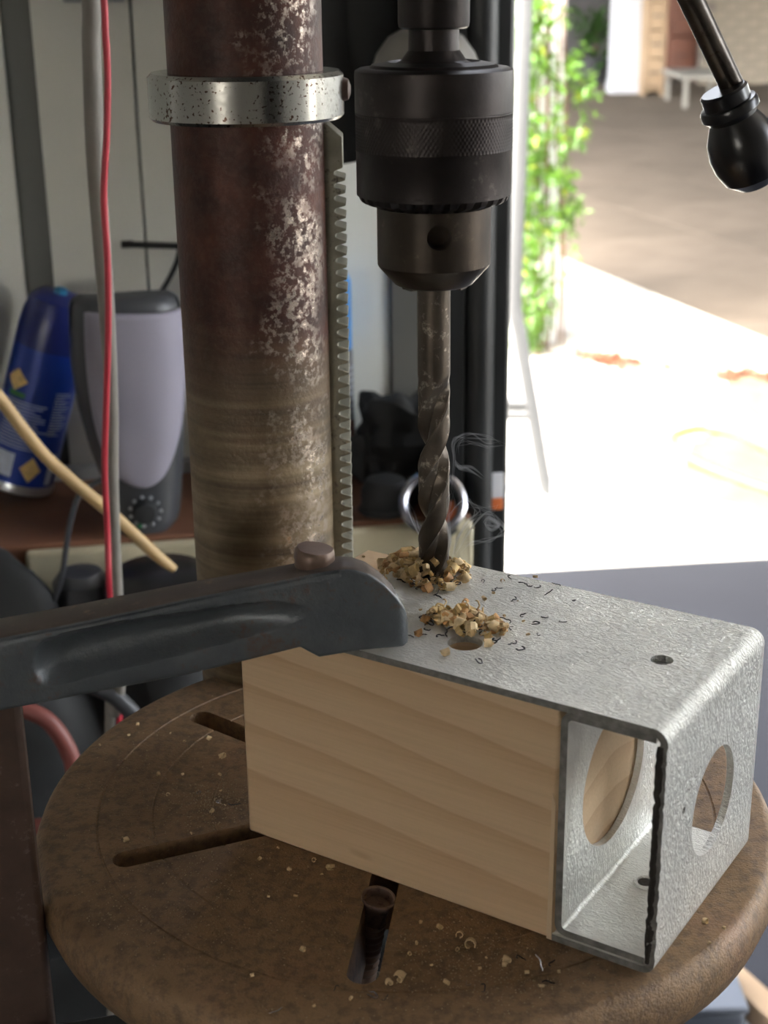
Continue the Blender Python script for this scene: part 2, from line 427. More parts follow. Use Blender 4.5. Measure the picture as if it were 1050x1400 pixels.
# left wall with its panels
wl = struct('wall_left', MB().box((-3.2, BDEP+.012, 0), (s_post-.03, BDEP+.09, 2.5), MW), M_STUD)
sA, sB, sS, sR0, sR1 = wall_s(19, 225), wall_s(59, 225), wall_s(190, 193), wall_s(533, 450), wall_s(640, 450)
xs = [(-3.2, -2.4), (-2.4, -1.6), (-1.6, -.9), (-.9, sA), (sB, sS-.0008), (sS+.0008, sR0)]
for a, b in xs:
    struct('panel', MB().box((a+.0003, BDEP, 0), (b-.0003, BDEP+.012, 2.5), MW), M_WALL, wl, bevel=.001)
struct('recess', MB().box((sA, BDEP+.008, 0), (sB, BDEP+.013, 2.5), MW), M_STUD, wl)  # strip in a darker grey than the panels
struct('jamb', MB().box((sR0, BDEP-.004, 0), (sR1, BDEP+.012, 2.5), MW), M_STUD2, wl, bevel=.002)  # strip in a darker brown-grey than the panels
struct('ledge', MB().box((wall_s(88, 0), BDEP-.03, at_plane(120, 2, WP, E2).z), (wall_s(170, 0), BDEP, at_plane(120, 2, WP, E2).z+.03), MW), M_GREYST, wl, bevel=.002)
# door post: square steel post with a round bead on its face
def front_s(u, v): return (at_plane(u, v, BF + E2*.03, E2) - BF).dot(E1)
pL = front_s(614, 400); pR = front_s(699, 400)
pt = struct('door_1', MB().box((pL, .03, 0), (pR, .11, 2.5), MW), M_POST, bevel=.004)
struct('post_bead', MB().lathe([(.013, 0), (.013, 2.5)], bw((pL*.52+pR*.48), .03, 0), 20), M_POST, pt)
struct('post_flange', MB().box((pL-.006, .022, 0), (pL+.012, .032, 2.5), MW), M_POST, pt, bevel=.002)
# floor, ceiling, other walls
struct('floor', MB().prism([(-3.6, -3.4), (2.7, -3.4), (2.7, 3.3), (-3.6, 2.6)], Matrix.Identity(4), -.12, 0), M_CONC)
eave = Vector((0.0, 2.88, 0)) - Vector((SUN_DIR.x, SUN_DIR.y, 0))*(-2.5/SUN_DIR.z)
s_e = 0.21
sh0 = at_z(735, 793, 0); sh1 = at_z(1050, 757, 0)
off = Vector((SUN_DIR.x, SUN_DIR.y, 0))*(2.5/SUN_DIR.z)
e0 = sh0 + off; e1 = sh1 + off; ed = (e1-e0).normalized()
ca = e0 - ed*4.0; cb = e0 + ed*5.0
struct('ceiling', MB().prism([(ca.x, ca.y), (2.4, cb.y - (cb.x-2.4)*ed.y/ed.x), (2.4, -3.4), (-4.4, -3.4)], Matrix.Identity(4), 2.5, 2.62), M_GARAGE)
struct('ground_right', MB().prism([(2.7, -8), (22, -8), (22, 3.6), (9, 3.3), (9, 1.7), (2.7, 1.7)], Matrix.Identity(4), -.15, -.012), M_CONC2)
struct('wall_right', MB().box((2.3, -3.4, 0), (2.4, .42, 2.5)), M_GARAGE)
struct('wall_back', MB().box((-3.6, -3.4, 0), (-2.15, -3.3, 2.5)).box((-1.6, -3.4, 0), (2.4, -3.3, 2.5)).box((-2.15, -3.4, 1.75), (-1.6, -3.3, 2.5)).box((-2.15, -3.4, 0), (-1.6, -3.3, 1.1)), M_GARAGE)  # unseen opening cut in this wall to let in fill daylight
struct('ground_back', MB().box((-14, -16, -.15), (2.7, -3.4, -.012)), M_CONC2)
struct('wall_side', MB().box((-3.6, -3.4, 0), (-3.5, 1.0, 2.5)), M_GARAGE)
# outside ground
k0 = at_z(716, 478, 0); k1 = at_z(1045, 521, 0); kd = (k1-k0).normalized(); kn = Vector((-kd.y, kd.x, 0))
g = MB()
a = k0 - kd*9; b = k0 + kd*9
g.prism([(a.x, a.y), (b.x, b.y), (9, 3.3), (9, 1.6), (-9, 1.6), (-9, 3.3)], Matrix.Identity(4), -.15, -.004)
struct('ground_near', g, M_CONC2)
a2 = a + kn*.06; b2 = b + kn*.06
struct('ground_far', MB().prism([(a2.x, a2.y), (b2.x, b2.y), (14, 30), (-14, 30)], Matrix.Identity(4), -.2, -.05), M_JOINT)
# pale strip beyond the kerb, and the brown pavers in the shade of the carport
q0 = at_z(782, 357, 0); q1 = at_z(1050, 465, 0); qd = (q1-q0).normalized()
_t = (a2-q0).dot(kn)/qd.dot(kn); qx = q0 + qd*_t           # where the shade line meets the kerb
struct('ground_strip', MB().prism([tuple(a2.xy), tuple(qx.xy), tuple((q0 - qd*9).xy), (-9, 14)], Matrix.Identity(4), -.1, 0.0), M_CONC2)
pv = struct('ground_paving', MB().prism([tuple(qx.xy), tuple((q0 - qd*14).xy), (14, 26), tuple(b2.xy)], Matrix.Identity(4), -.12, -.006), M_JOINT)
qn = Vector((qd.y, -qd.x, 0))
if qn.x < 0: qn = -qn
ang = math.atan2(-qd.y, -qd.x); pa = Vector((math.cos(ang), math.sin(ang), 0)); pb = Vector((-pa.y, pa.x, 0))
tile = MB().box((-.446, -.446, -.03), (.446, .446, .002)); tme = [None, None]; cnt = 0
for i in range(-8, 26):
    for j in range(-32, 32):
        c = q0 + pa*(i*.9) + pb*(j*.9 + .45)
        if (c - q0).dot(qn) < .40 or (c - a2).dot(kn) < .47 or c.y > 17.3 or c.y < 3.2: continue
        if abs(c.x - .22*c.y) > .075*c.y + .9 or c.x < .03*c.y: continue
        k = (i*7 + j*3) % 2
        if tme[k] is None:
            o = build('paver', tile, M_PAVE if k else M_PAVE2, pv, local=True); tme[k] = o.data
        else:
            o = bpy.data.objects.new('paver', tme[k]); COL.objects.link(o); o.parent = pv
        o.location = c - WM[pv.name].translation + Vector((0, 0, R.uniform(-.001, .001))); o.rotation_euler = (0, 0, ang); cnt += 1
# carport roof that shades the pavers (above the frame)
off2 = Vector((SUN_DIR.x, SUN_DIR.y, 0))*(2.7/SUN_DIR.z)
rf = [q0 + qd*3.6 + off2, q0 - qd*15 + off2, Vector((14, 24, 0)) + off2, Vector((14, 3.2, 0)) + off2]
struct('carport_roof', MB().prism([tuple(p.xy) for p in rf], Matrix.Identity(4), 2.7, 2.82), M_DKWALL)
struct('wall_far', MB().box((-6, 19.2, 0), (9, 19.4, 2.7)), M_DKWALL)

# ------------------------------------------------------------------ outside things
t = thing('pillar', 'white square pillar standing on the shaded brown paving', 'pillar', at_z(855, 128, 0))
pz = at_z(855, 128, 0); pw = .145
build('shaft', MB().box((pz.x-pw, pz.y, .12), (pz.x+pw, pz.y+.29, 2.7)), M_OFFW, t, bevel=.01)
build('plinth', MB().box((pz.x-pw-.015, pz.y-.015, 0), (pz.x+pw+.015, pz.y+.305, .12)), M_OFFW, t, bevel=.008)
def cabinet(name, label, u0, u1, vb, z1, matb, nd, dep=.45):
    a = at_z(u0, vb, 0); b = at_z(u1, vb, 0); y = a.y
    t = thing(name, label, 'cabinet', ((a.x+b.x)/2, y+dep/2, 0))
    mb = MB(); W = .03
    for z0, z2 in [(0.05, .08), (z1-.03, z1)]: mb.box((a.x, y, z0), (b.x, y+dep, z2))
    mb.box((a.x, y, .0), (a.x+W, y+dep, z1)); mb.box((b.x-W, y, 0), (b.x, y+dep, z1)); mb.box((a.x, y+dep-.02, 0), (b.x, y+dep, z1))
    build('carcass', mb, matb, t, bevel=.004)
    hh = (z1-.13)/nd
    for k in range(nd):
        z0 = .09 + k*hh
        d = build('drawer', MB().box((a.x+W+.005, y-.012, z0+.006), (b.x-W-.005, y+dep-.06, z0+hh-.008)), matb, t, bevel=.004)
        build('handle', MB().bar(((a.x+b.x)/2-.05, y-.025, z0+hh/2), ((a.x+b.x)/2+.05, y-.025, z0+hh/2), .014, .014), M_DARKRUB, d)
cabinet('drawer_cabinet', 'light wooden drawer cabinet right of the white pillar', 879, 908, 131, 1.5, M_LTWOOD, 5)
cabinet('drawer_cabinet', 'red-brown wooden cabinet in front of the far brick wall', 911, 953, 112, 1.35, M_RDWOOD, 3)
t = thing('low_table', 'low pale table on the far paving before the brick wall', 'table', at_z(962, 140, 0))
a = at_z(930, 149, 0); b = at_z(1010, 149, 0)
build('tabletop', MB().box((a.x, a.y, .26), (b.x, a.y+1.0, .30)), M_FTABLE, t, bevel=.004)
for sx in (a.x+.03, b.x-.07):
    for sy in (a.y+.02, a.y+.94): build('leg', MB().box((sx, sy, 0), (sx+.04, sy+.04, .26)), M_FTABLE, t)
# far brick wall
wb0 = at_z(957, 116, 0); wb = struct('wall_brick', MB().box((wb0.x, wb0.y+.02, 0), (wb0.x+3.2, wb0.y+.2, 2.7)), M_MORT)
bm_ = None
for r in range(13):
    for c in range(9):
        x = wb0.x + c*.25 + (.125 if r % 2 else 0)
        if bm_ is None:
            o = build('brick', MB().box((0, 0, 0), (.235, .03, .074)), M_BRICK, wb, local=True, bevel=.004); bm_ = o
        else: o = bm_.copy(); COL.objects.link(o); o.parent = wb
        o.location = Vector((x, wb0.y + R.uniform(-.008, .006), .005 + r*.086)) - WM[wb.name].translation
# potted dark shrub by the back of the carport
sb = at_z(812, 112, 0)
def leaf_mesh(name, mat, L=1.0):
    mb = MB().add([(0,0,0),(.22*L,.35*L,.06*L),(.2*L,.75*L,.05*L),(0,1.05*L,-.06*L),(-.2*L,.75*L,.05*L),(-.22*L,.35*L,.06*L),(0,.4*L,-.02*L),(0,.75*L,-.02*L)],
             [(0,1,6),(1,2,7,6),(2,3,7),(0,6,5),(6,7,4,5),(7,3,4)])
    me = bpy.data.meshes.new(name); me.from_pydata([tuple(p) for p in mb.v], [], mb.f); me.materials.append(mat)
    me.polygons.foreach_set('use_smooth', [True]*len(me.polygons)); return me
t = thing('potted_shrub', 'dark green potted shrub in the far shade left of the pillar', 'plant', sb)
build('pot', MB().lathe([(.12, 0), (.17, .25), (.18, .28), (.15, .28), (.14, .2)], sb, 20), M_DARKRUB, t)
mb = MB()
base = leaf_mesh('tmp', M_LEAFD)
for k in range(260):
    p = sb + Vector((R.gauss(0, .13), R.gauss(0, .13), .5 + R.gauss(0, .18)))
    rot = Matrix.Rotation(R.uniform(0, 6.28), 3, 'Z') @ Matrix.Rotation(R.uniform(-1, 1.2), 3, 'X')
    mb.add([p + rot @ (q.co*.12) for q in base.vertices], [tuple(f.vertices) for f in base.polygons])
tag(build('foliage', mb, M_LEAFD, t), kind='stuff')
build('stem', MB().tube([sb + Vector((0, 0, .2)), sb + Vector((.01, 0, .45)), sb + Vector((0, .02, .65))], .015), M_CARD, t)
# white garden wall with a climbing plant
hz = 5.15
h0 = at_y(690, 200, hz); h1 = at_y(772, 100, hz)
gw = thing('garden_wall', 'narrow white garden wall end behind the green climbing plant', 'wall', ((h0.x+h1.x)/2, hz+.1, 0))
build('wall_face', MB().box((h0.x-.5, hz, 0), (h1.x, hz+.2, 2.1)), M_WHITE, gw, bevel=.006)
build('wall_cap', MB().box((h0.x-.52, hz-.02, 2.1), (h1.x+.02, hz+.22, 2.15)), M_WHITE, gw, bevel=.006)
pl = thing('climbing_plant', 'sunlit green climbing plant growing up the white garden wall', 'plant', (at_y(735, 470, hz-.1).x, hz-.1, 0))
lm = [leaf_mesh('leaf', M_LEAF), leaf_mesh('leaf', M_LEAFY)]
gaps = [(762, 60, 15, 38), (745, 130, 16, 30), (757, 208, 9, 18), (752, 265, 12, 20), (748, 355, 14, 22), (772, 120, 6, 50), (770, 380, 14, 60), (756, 465, 14, 30)]
def leafpos():
    while True:
        q = R.random()
        if q < .86:
            u = R.uniform(704, 776) if R.random() < .7 else R.gauss(722, 12); v = R.uniform(-10, 478)
        else:
            cu, cv, su, sv = R.choice([(786, 90, 7, 14), (800, 128, 10, 12), (790, 188, 7, 6), (775, 245, 7, 6), (785, 288, 9, 8), (772, 340, 8, 10), (765, 405, 8, 22), (735, 450, 8, 14)])
            u = R.gauss(cu, su); v = R.gauss(cv, sv)
        if v > 340 and u > 790 - (v-340)*.35: continue
        if any(((u-a)/c)**2 + ((v-b)/d)**2 < 1 and R.random() < .93 for a, b, c, d in gaps): continue
        return u, v
def leaf_tf():
    u, v = leafpos(); p = at_y(u, v, hz - R.uniform(.05, .24))
    rot = Matrix.Rotation(R.uniform(0, 6.28), 4, 'Z') @ Matrix.Rotation(R.uniform(-1.2, .9), 4, 'X') @ Matrix.Rotation(R.uniform(-.6, .6), 4, 'Y')
    return p, rot, R.uniform(.022, .045)
for k in range(240):
    p, rot, s_ = leaf_tf(); o = bpy.data.objects.new('leaf', lm[k % 3 == 0]); COL.objects.link(o); o.parent = pl
    o.matrix_basis = Matrix.Translation(p - WM[pl.name].translation) @ rot @ Matrix.Scale(s_, 4)
mb = MB(); bl = lm[0]
for k in range(2200):
    p, rot, s_ = leaf_tf(); p = p + Vector((0, .012, 0))
    mb.add([p + rot @ (q.co*s_) for q in bl.vertices], [tuple(f.vertices) for f in bl.polygons])
tag(build('foliage', mb, M_LEAF, pl), kind='stuff')
for k in range(7):
    pts = [at_y(722 + k*8 + R.uniform(-5, 5), v + R.uniform(-15, 15), hz-.06) for v in (478, 380, 270, 170, 60, -20)]
    pts[0].z = 0
    build('stem', MB().tube(pts, .004, 6, smooth=4), M_CARD, pl)
# white folding tube frame
fy = 3.3
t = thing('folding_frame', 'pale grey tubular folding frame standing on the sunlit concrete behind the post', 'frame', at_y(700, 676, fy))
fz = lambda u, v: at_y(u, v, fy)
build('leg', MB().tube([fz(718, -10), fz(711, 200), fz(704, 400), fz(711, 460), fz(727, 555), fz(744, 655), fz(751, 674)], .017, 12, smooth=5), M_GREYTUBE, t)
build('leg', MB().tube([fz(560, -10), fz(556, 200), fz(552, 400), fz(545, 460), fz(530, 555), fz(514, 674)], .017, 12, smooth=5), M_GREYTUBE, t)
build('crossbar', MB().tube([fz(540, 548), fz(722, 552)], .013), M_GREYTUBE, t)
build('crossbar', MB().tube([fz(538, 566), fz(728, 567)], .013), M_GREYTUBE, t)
build('stretcher', MB().tube([fz(520, 655), fz(690, 664), fz(752, 678)], .009), M_GREYST, t)
f2 = at_y(755, 668, fy)
build('foot_cap', MB().tube([f2 + Vector((-.018, 0, -.022)), f2 + Vector((.0, 0, -.012)), f2 + Vector((.014, 0, .03))], [.016, .017, .014], 12), M_GREYST, t, label='dark grey foot cap')
# garden hose, soil, litter
soil = MB()
def patch(mb, cx, cy, rx, ry, seed, n=30):
    vs_ = [Vector((cx, cy, .018))]
    for ring, zz in ((.5, .016), (1, -.001)):
        for j in range(n):
            a = 2*PI*j/n; rr = ring*(1 + .35*noise.noise(Vector((math.cos(a)*1.6, math.sin(a)*1.6, seed))))
            vs_.append(Vector((cx + rx*rr*math.cos(a), cy + ry*rr*math.sin(a), zz + .006*noise.noise(Vector((j, ring*3, seed))))))
    fs = [(0, 1+j, 1+(j+1) % n) for j in range(n)] + [(1+j, 1+n+j, 1+n+(j+1) % n, 1+(j+1) % n) for j in range(n)]
    mb.add(vs_, fs)
for (u, v, rx, ry, sd) in ((1030, 652, .17, .34, 1.3), (1048, 540, .10, .30, 2.4), (1010, 610, .10, .16, 4.0)):
    c = at_z(u, v, 0); patch(soil, c.x, c.y, rx, ry, sd)
tag(build('soil_patch', soil, M_SOIL), 'sandy brown soil patches on the bright concrete under the yellow hose', 'soil', kind='stuff')
hp = [(1090, 640), (1045, 612), (1000, 592), (960, 586), (926, 594), (920, 606), (935, 620), (965, 638), (1010, 656), (1070, 676)]
tag(build('garden_hose', MB().tube([at_z(u, v, .022) for u, v in hp], .014, 10, smooth=6), M_HOSEY), 'yellow garden hose looped on the bright concrete outside', 'hose')
mb = MB(); bl = lm[0]
for k in range(520):
    t_ = R.choice([R.uniform(0, 1), R.gauss(.38, .06), R.gauss(.95, .06)])
    p = k0 + (k1-k0)*t_ + Vector((R.gauss(0, .02), R.gauss(.0, .05), .010))
    rot = Matrix.Rotation(R.uniform(0, 6.28), 3, 'Z') @ Matrix.Rotation(R.uniform(-.5, .5), 3, 'X')
    mb.add([p + rot @ (q.co*R.uniform(.02, .045)) for q in bl.vertices], [tuple(f.vertices) for f in bl.polygons])
tag(build('leaf_litter', mb, M_LITTER), 'dry brown leaf litter along the concrete edge outside', 'leaves', kind='stuff')

# ------------------------------------------------------------------ bench and what stands on it
bt = thing('workbench', 'narrow red-brown bench with cream front along the pale wall', 'bench', bw(0, .05, 0))
sl, sr = -.75, (at_plane(648, 700, BF, E2) - BF).dot(E1)
build('top', MB().box((sl, .012, BZ-.03), (pL-.008, BDEP-.012, BZ), MW).box((pL-.008, .012, BZ-.03), (sr, .020, BZ), MW), M_BENCHTOP, bt, bevel=.002)
build('apron', MB().box((wall_s(30, 770)+.02, 0, BZ-.055), (sr, .012, BZ-.003), MW), M_CREAM, bt, bevel=.003)
build('back_strip', MB().box((sl, BDEP-.012, BZ-.03), (pL-.008, BDEP-.001, BZ+.012), MW), M_GREYST, bt, bevel=.002, label='grey back strip')
build('shade_board', MB().box((sl, .02, 0), (pL-.008, .032, BZ-.33), MW), M_DARKRUB, bt)  # dark sheet added where there is only shade under the bench
build('shelf', MB().box((sl, -.11, BZ-.33), (pL-.008, BDEP-.001, BZ-.31), MW), M_DARKRUB, bt)
for s_ in (sl+.02, pL-.06):
    for d_ in (.015, BDEP-.06): build('leg', MB().box((s_, d_, 0), (s_+.04, d_+.04, BZ-.03), MW), M_CREAM, bt)
# loudspeaker
spc = at_z(195, 727, BZ); spc = spc + E2*.035
t = thing('loudspeaker', 'dark grey oval desktop loudspeaker with lavender grille on the bench', 'speaker', spc)
SD = (spc - CAM).normalized(); SD.z = 0; SD.normalize(); SX = Vector((SD.y, -SD.x, 0))
spl = [(93, 425), (93, 446), (95, 500), (105, 560), (122, 620), (138, 660), (146, 690), (148, 715), (152, 728)]
spr = [(248, 421), (252, 446), (257, 500), (255, 560), (254, 620), (252, 660), (250, 690), (248, 715), (240, 728)]
def on_spk(u, v): p = at_plane(u, v, spc - SD*.03, SD); return (p - spc).dot(SX), p.z - BZ
rows = []
for a, b in zip(spl, spr):
    x0, z0 = on_spk(*a); x1, z1 = on_spk(*b); rows.append(((x0+x1)/2, (x1-x0)/2, (z0+z1)/2))
rows = [r for r in rows]; rows[-1] = (rows[-1][0], rows[-1][1], 0.0)
ztop = rows[0][2] + .006
def interp(z):
    for i in range(len(rows)-1):
        if rows[i][2] >= z >= rows[i+1][2]:
            t_ = (rows[i][2]-z)/(rows[i][2]-rows[i+1][2]); return rows[i][0]*(1-t_)+rows[i+1][0]*t_, rows[i][1]*(1-t_)+rows[i+1][1]*t_
    return rows[0][0], rows[0][1]
def spk_y(x, c, hw, dpt): q = max(0, 1 - abs((x-c)/hw)**2.6); return -dpt*q**.45
mb = MB(); n = 40; zs = [rows[0][2] - (rows[0][2])*i/40 for i in range(41)]
vs_ = []
def spk_ring(z, sc_=1, dz=0):
    c, hw = interp(z); out = []
    for j in range(n):
        a = 2*PI*j/n; ca_, sa_ = math.cos(a), math.sin(a)
        x = c + hw*sc_*math.copysign(abs(ca_)**.72, ca_); y = .042*sc_*math.copysign(abs(sa_)**.72, sa_)
        if y > 0: y *= 1 - 1.0*min(1, max(0, z/rows[0][2]))**2
        if y > -.012 and z > rows[0][2]*.9: y = y - .010
        out.append(spc + SX*x + SD*y + Vector((0, 0, z+dz)))
    return out
rings = [spk_ring(zs[0], .80, .010), spk_ring(zs[0], .95, .006)] + [spk_ring(z) for z in zs]
for r in rings: vs_ += r
fs = [(i*n+j, i*n+(j+1) % n, (i+1)*n+(j+1) % n, (i+1)*n+j) for i in range(len(rings)-1) for j in range(n)]
fs += [tuple(range(n)), tuple((len(rings)-1)*n+j for j in range(n))[::-1]]
mb.add(vs_, fs); build('shell', mb, M_SPK, t, sharp=50)
# grille: patch standing proud of the shell front
gl = [(117, 424), (118, 470), (122, 520), (130, 570), (142, 610), (158, 640), (178, 653), (194, 656)]
gr = [(246, 424), (251, 470), (252, 520), (248, 570), (238, 610), (224, 640), (208, 653), (195, 656)]
def gpt(u, v, o=0):
    x, z = on_spk(u, v); c, hw = interp(min(z, rows[0][2])); q = min(.999, abs((x-c)/hw))
    y = -.042*(1 - q**(1/.36))**(.36) if q < .999 else 0
    return spc + SX*x + SD*(y - .0022 - o) + Vector((0, 0, z))
mb = MB(); rowsn = 24; coln = 18; vs_ = []
gls = spline([Vector((*p, 0)) for p in gl], 4)[0]; grs = spline([Vector((*p, 0)) for p in gr], 4)[0]
for a, b in zip(gls, grs):
    for j in range(coln):
        q = j/(coln-1); edge = 1 - abs(2*q-1)**6
        vs_.append(gpt(a.x*(1-q)+b.x*q, a.y*(1-q)+b.y*q, .0016*edge))
k = len(gls); fs = [(i*coln+j, i*coln+j+1, (i+1)*coln+j+1, (i+1)*coln+j) for i in range(k-1) for j in range(coln-1)]
mb.add(vs_, fs); gr_ = build('grille', mb, M_GRILLE, t, sharp=80, label='lavender grey cloth grille')
md = gr_.modifiers.new('solid', 'SOLIDIFY'); md.thickness = .004; md.offset = 0
kn_ = gpt(198, 690); Mk = (-SD).to_track_quat('Z', 'Y').to_matrix().to_4x4()
kb = build('volume_knob', MB().lathe([(.010, -.004), (.010, .004), (.008, .010), (.001, .011)], kn_, 24, Mk), M_DARKRUB, t)
kr = MB()
for j in range(11):
    a = 2*PI*j/11; kr.blob(kn_ + Mk.to_3x3() @ Vector((.0125*math.cos(a), .0125*math.sin(a), .003)), .0016, .0016, .0016, 8, 6)
build('dial_mark', kr, M_GREYST, kb)
build('power_light', MB().blob(gpt(191, 711), .0022, .0022, .0022, 10, 8), M_LED, t, label='green power light')
# black stub and cable above the speaker
w1 = at_plane(172, 334, WP - E2*.004, E2); w2 = at_plane(262, 337, WP - E2*.004, E2)
t = thing('antenna_rod', 'thin black rod fixed level across the pale wall beside the rusty column', 'rod', w1 - Vector((0, 0, .004)))
build('rod', MB().tube([w1, w2], .0028, 10), M_DARKRUB, t); build('end_cap', MB().tube([w1 - E1*.004, w1 + E1*.006], .0034, 10), M_BLACKP, t)
wc = [at_plane(u, v, WP - E2*d_, E2) for u, v, d_ in ((246, 340, .006), (242, 358, .008), (232, 380, .01), (221, 400, .03), (213, 424, .05), (208, 460, .045))]
tag(build('speaker_cable', MB().tube(wc, .0024, 10, smooth=5), M_DARKRUB), 'thin black cable curving down behind the loudspeaker', 'cable')
# blue spray cans
def spray_can(name, label, base, tilt, lean, rad, hgt, group=None, full=True):
    o = bpy.data.objects.new(name, None); COL.objects.link(o); o.empty_display_size = .02
    Mt = Matrix.Translation(base) @ Matrix.Rotation(lean, 4, 'X') @ Matrix.Rotation(tilt, 4, 'Y')
    o.matrix_basis = Mt; WM[o.name] = Mt; tag(o, label, 'can', group)
    h = hgt
    body = build('body', MB().lathe([(rad*.9, .002), (rad, .006), (rad, h*.72)], (0, 0, 0), 36), M_BLUE, o, local=True)
    build('rim', MB().lathe([(rad*.86, 0), (rad*1.02, 0), (rad*1.03, .004), (rad*1.01, .008), (rad*.9, .008)], (0, 0, 0), 36, caps=False), M_TIN, o, local=True, label='tin base rim')
    cap = build('cap', MB().lathe([(rad*1.0, h*.72), (rad*1.0, h*.80), (rad*.96, h*.88), (rad*.85, h*.95), (rad*.6, h*.985), (rad*.2, h)], (0, 0, 0), 36), M_NAVY, o, local=True, label='navy blue cap')
    build('cap_button', MB().lathe([(rad*.2, h*.99), (rad*.2, h*1.01), (rad*.12, h*1.02)], (0, -rad*.3, 0), 16), M_TEAL, o, local=True)
    def onc(a0, a1, z0, z1, mat, nm, poly=None, lift=.0004, par=body):
        mb = MB(); kk = 8; vs_ = []
        for i in range(kk+1):
            for j in range(2):
                q = i/kk; a = a0 + (a1-a0)*q
                zc = (z0+z1)/2; hf = (z1-z0)/2*(1-abs(2*q-1) if poly else 1); z = zc + (hf if j else -hf)
                vs_.append(((rad+lift)*math.sin(a), -(rad+lift)*math.cos(a), z))
        mb.add(vs_, [(2*i, 2*i+2, 2*i+3, 2*i+1) for i in range(kk)])
        ob = build(nm, mb, mat, par, local=True, sharp=80); return ob
    onc(.75, 1.5, h*.83, h*.90, M_TEAL, 'cap_band', par=cap, lift=.0006)
    if full:
        onc(-.95, -.2, h*.50, h*.61, M_YEL, 'emblem', True); onc(-.75, -.2, h*.475, h*.50, M_GREENP, 'emblem')
        onc(.10, .72, h*.07, h*.20, M_YEL, 'diamond', True); onc(.95, 1.2, h*.06, h*.22, M_TEXTW, 'bar_code')
        onc(-.9, -.1, h*.08, h*.20, M_TEXTW, 'label_print')
        for k in range(15): onc(-.85 + R.uniform(0, .1), .35 + R.uniform(-.2, .3), h*(.23+.016*k), h*(.2345+.016*k), M_TEXTW, 'text_line')
        for k in range(16): onc(.65, 1.1 + R.uniform(-.2, .2), h*(.32+.014*k), h*(.3245+.014*k), M_TEXTW, 'text_line')
    return o
cb_ = at_z(22, 702, BZ) + E2*.045
spray_can('spray_can', 'tall blue spray can leaning right against the loudspeaker', cb_ + Vector((0, 0, .012)), .30, -.05,   .030, .178, 'blue spray cans')
spray_can('spray_can', 'blue spray can cut off at the left edge of the picture', cb_ + Vector((-.078, .012, .012)), .24, -.05, .028, .185, 'blue spray cans')
c3 = at_z(450, 645, BZ) ; c3 = c3 + E2*.0
t = thing('aerosol_can', 'sky-blue topped aerosol can half hidden behind the toothed rack', 'can', (c3.x, c3.y, BZ))
cr = (at_y(484, 560, c3.y).x - c3.x); hb = at_y(470, 480, c3.y).z - BZ; ht = at_y(470, 372, c3.y).z - BZ
b_ = build('body', MB().lathe([(cr*.93, 0), (cr, .004), (cr, hb), (cr*.97, hb+.003)], (c3.x, c3.y, BZ), 32), simple('grey_can_print', (.16, .17, .19), .35, .2, .15, 60), t)
build('cap', MB().lathe([(cr*.97, hb), (cr*.97, ht*.96), (cr*.85, ht), (cr*.3, ht)], (c3.x, c3.y, BZ), 32), M_SKYB, t, label='sky blue cap')
pk = MB(); zz = at_y(478, 592, c3.y).z
for a0 in (-.3,):
    vs_ = [];
    for i in range(9):
        a = .5 + 1.1*i/8
        for z in (zz-.016, zz+.016): vs_.append((c3.x + (cr+.0005)*math.sin(a), c3.y - (cr+.0005)*math.cos(a), z))
    pk.add(vs_, [(2*i, 2*i+2, 2*i+3, 2*i+1) for i in range(8)])
build('label_patch', pk, M_PINK, b_, label='pink print on the label')
for k in range(16):
    pk = MB(); vs_ = []; z = BZ + .012 + k*(hb-.02)/16
    for i in range(7):
        a = .55 + 1.0*i/6
        for q in (z, z+.0018): vs_.append((c3.x + (cr+.0003)*math.sin(a), c3.y - (cr+.0003)*math.cos(a), q))
    pk.add(vs_, [(2*i, 2*i+2, 2*i+3, 2*i+1) for i in range(6)]); build('text_line', pk, M_TEXTW, b_)
# dark bag on the bench right of the column
bb = at_z(548, 660, BZ) + E2*.03
t = thing('cloth_bag', 'dark crumpled cloth bag on the bench behind the drill bit', 'bag', (bb.x, bb.y, BZ))
build('sack', MB().blob((bb.x+.008, bb.y, BZ+.028), .048, .035, .046, 28, 18, .5, 5, 3, flat=-.028), M_DARKRUB, t)
build('fold', MB().blob((bb.x-.022, bb.y-.018, BZ+.022), .022, .018, .028, 20, 14, .5, 5, 5, flat=-.022), M_DARKRUB, t)
# tilted open tin with a bright rim
cc = at_plane(592, 688, bw(0, .0, 0) - E2*.005, E2)
t = thing('tin_cup', 'black open cup with bright silver rim tilted behind the drill bit', 'cup', (cc.x, cc.y, BZ))
Mc = (Vector((-.12, -.80, .58))).normalized().to_track_quat('Z', 'Y').to_matrix().to_4x4()
cu = (at_y(634, 680, cc.y).x - at_y(550, 680, cc.y).x)/2
build('cup_body', MB().lathe([(cu*.75, -.075), (cu*.95, -.06), (cu*1.0, -.004), (cu*1.0, 0), (cu*.9, 0), (cu*.88, -.05), (.002, -.055)], cc, 36, Mc), M_DARKRUB, t)
tr_ = [cc + Mc.to_3x3() @ Vector((cu*.98*math.cos(2*PI*j/36), cu*.98*math.sin(2*PI*j/36), .001)) for j in range(37)]
build('rim', MB().tube(tr_, .0038, 8), M_RIM, t, label='bright silver rim')
build('strap', MB().bar(cc + Vector((cu*.9, -.01, -.01)), cc + Vector((cu*.95, -.015, -.06)), .007, .004), M_CREAM, t, label='pale pinkish strip')
tag(build('orange_plug', MB().blob(cc + Mc.to_3x3() @ Vector((.010, -.004, -.016)), .011, .011, .011, 16, 10, .3), M_ORANGE), 'orange plug lying inside the open cup', 'plug')
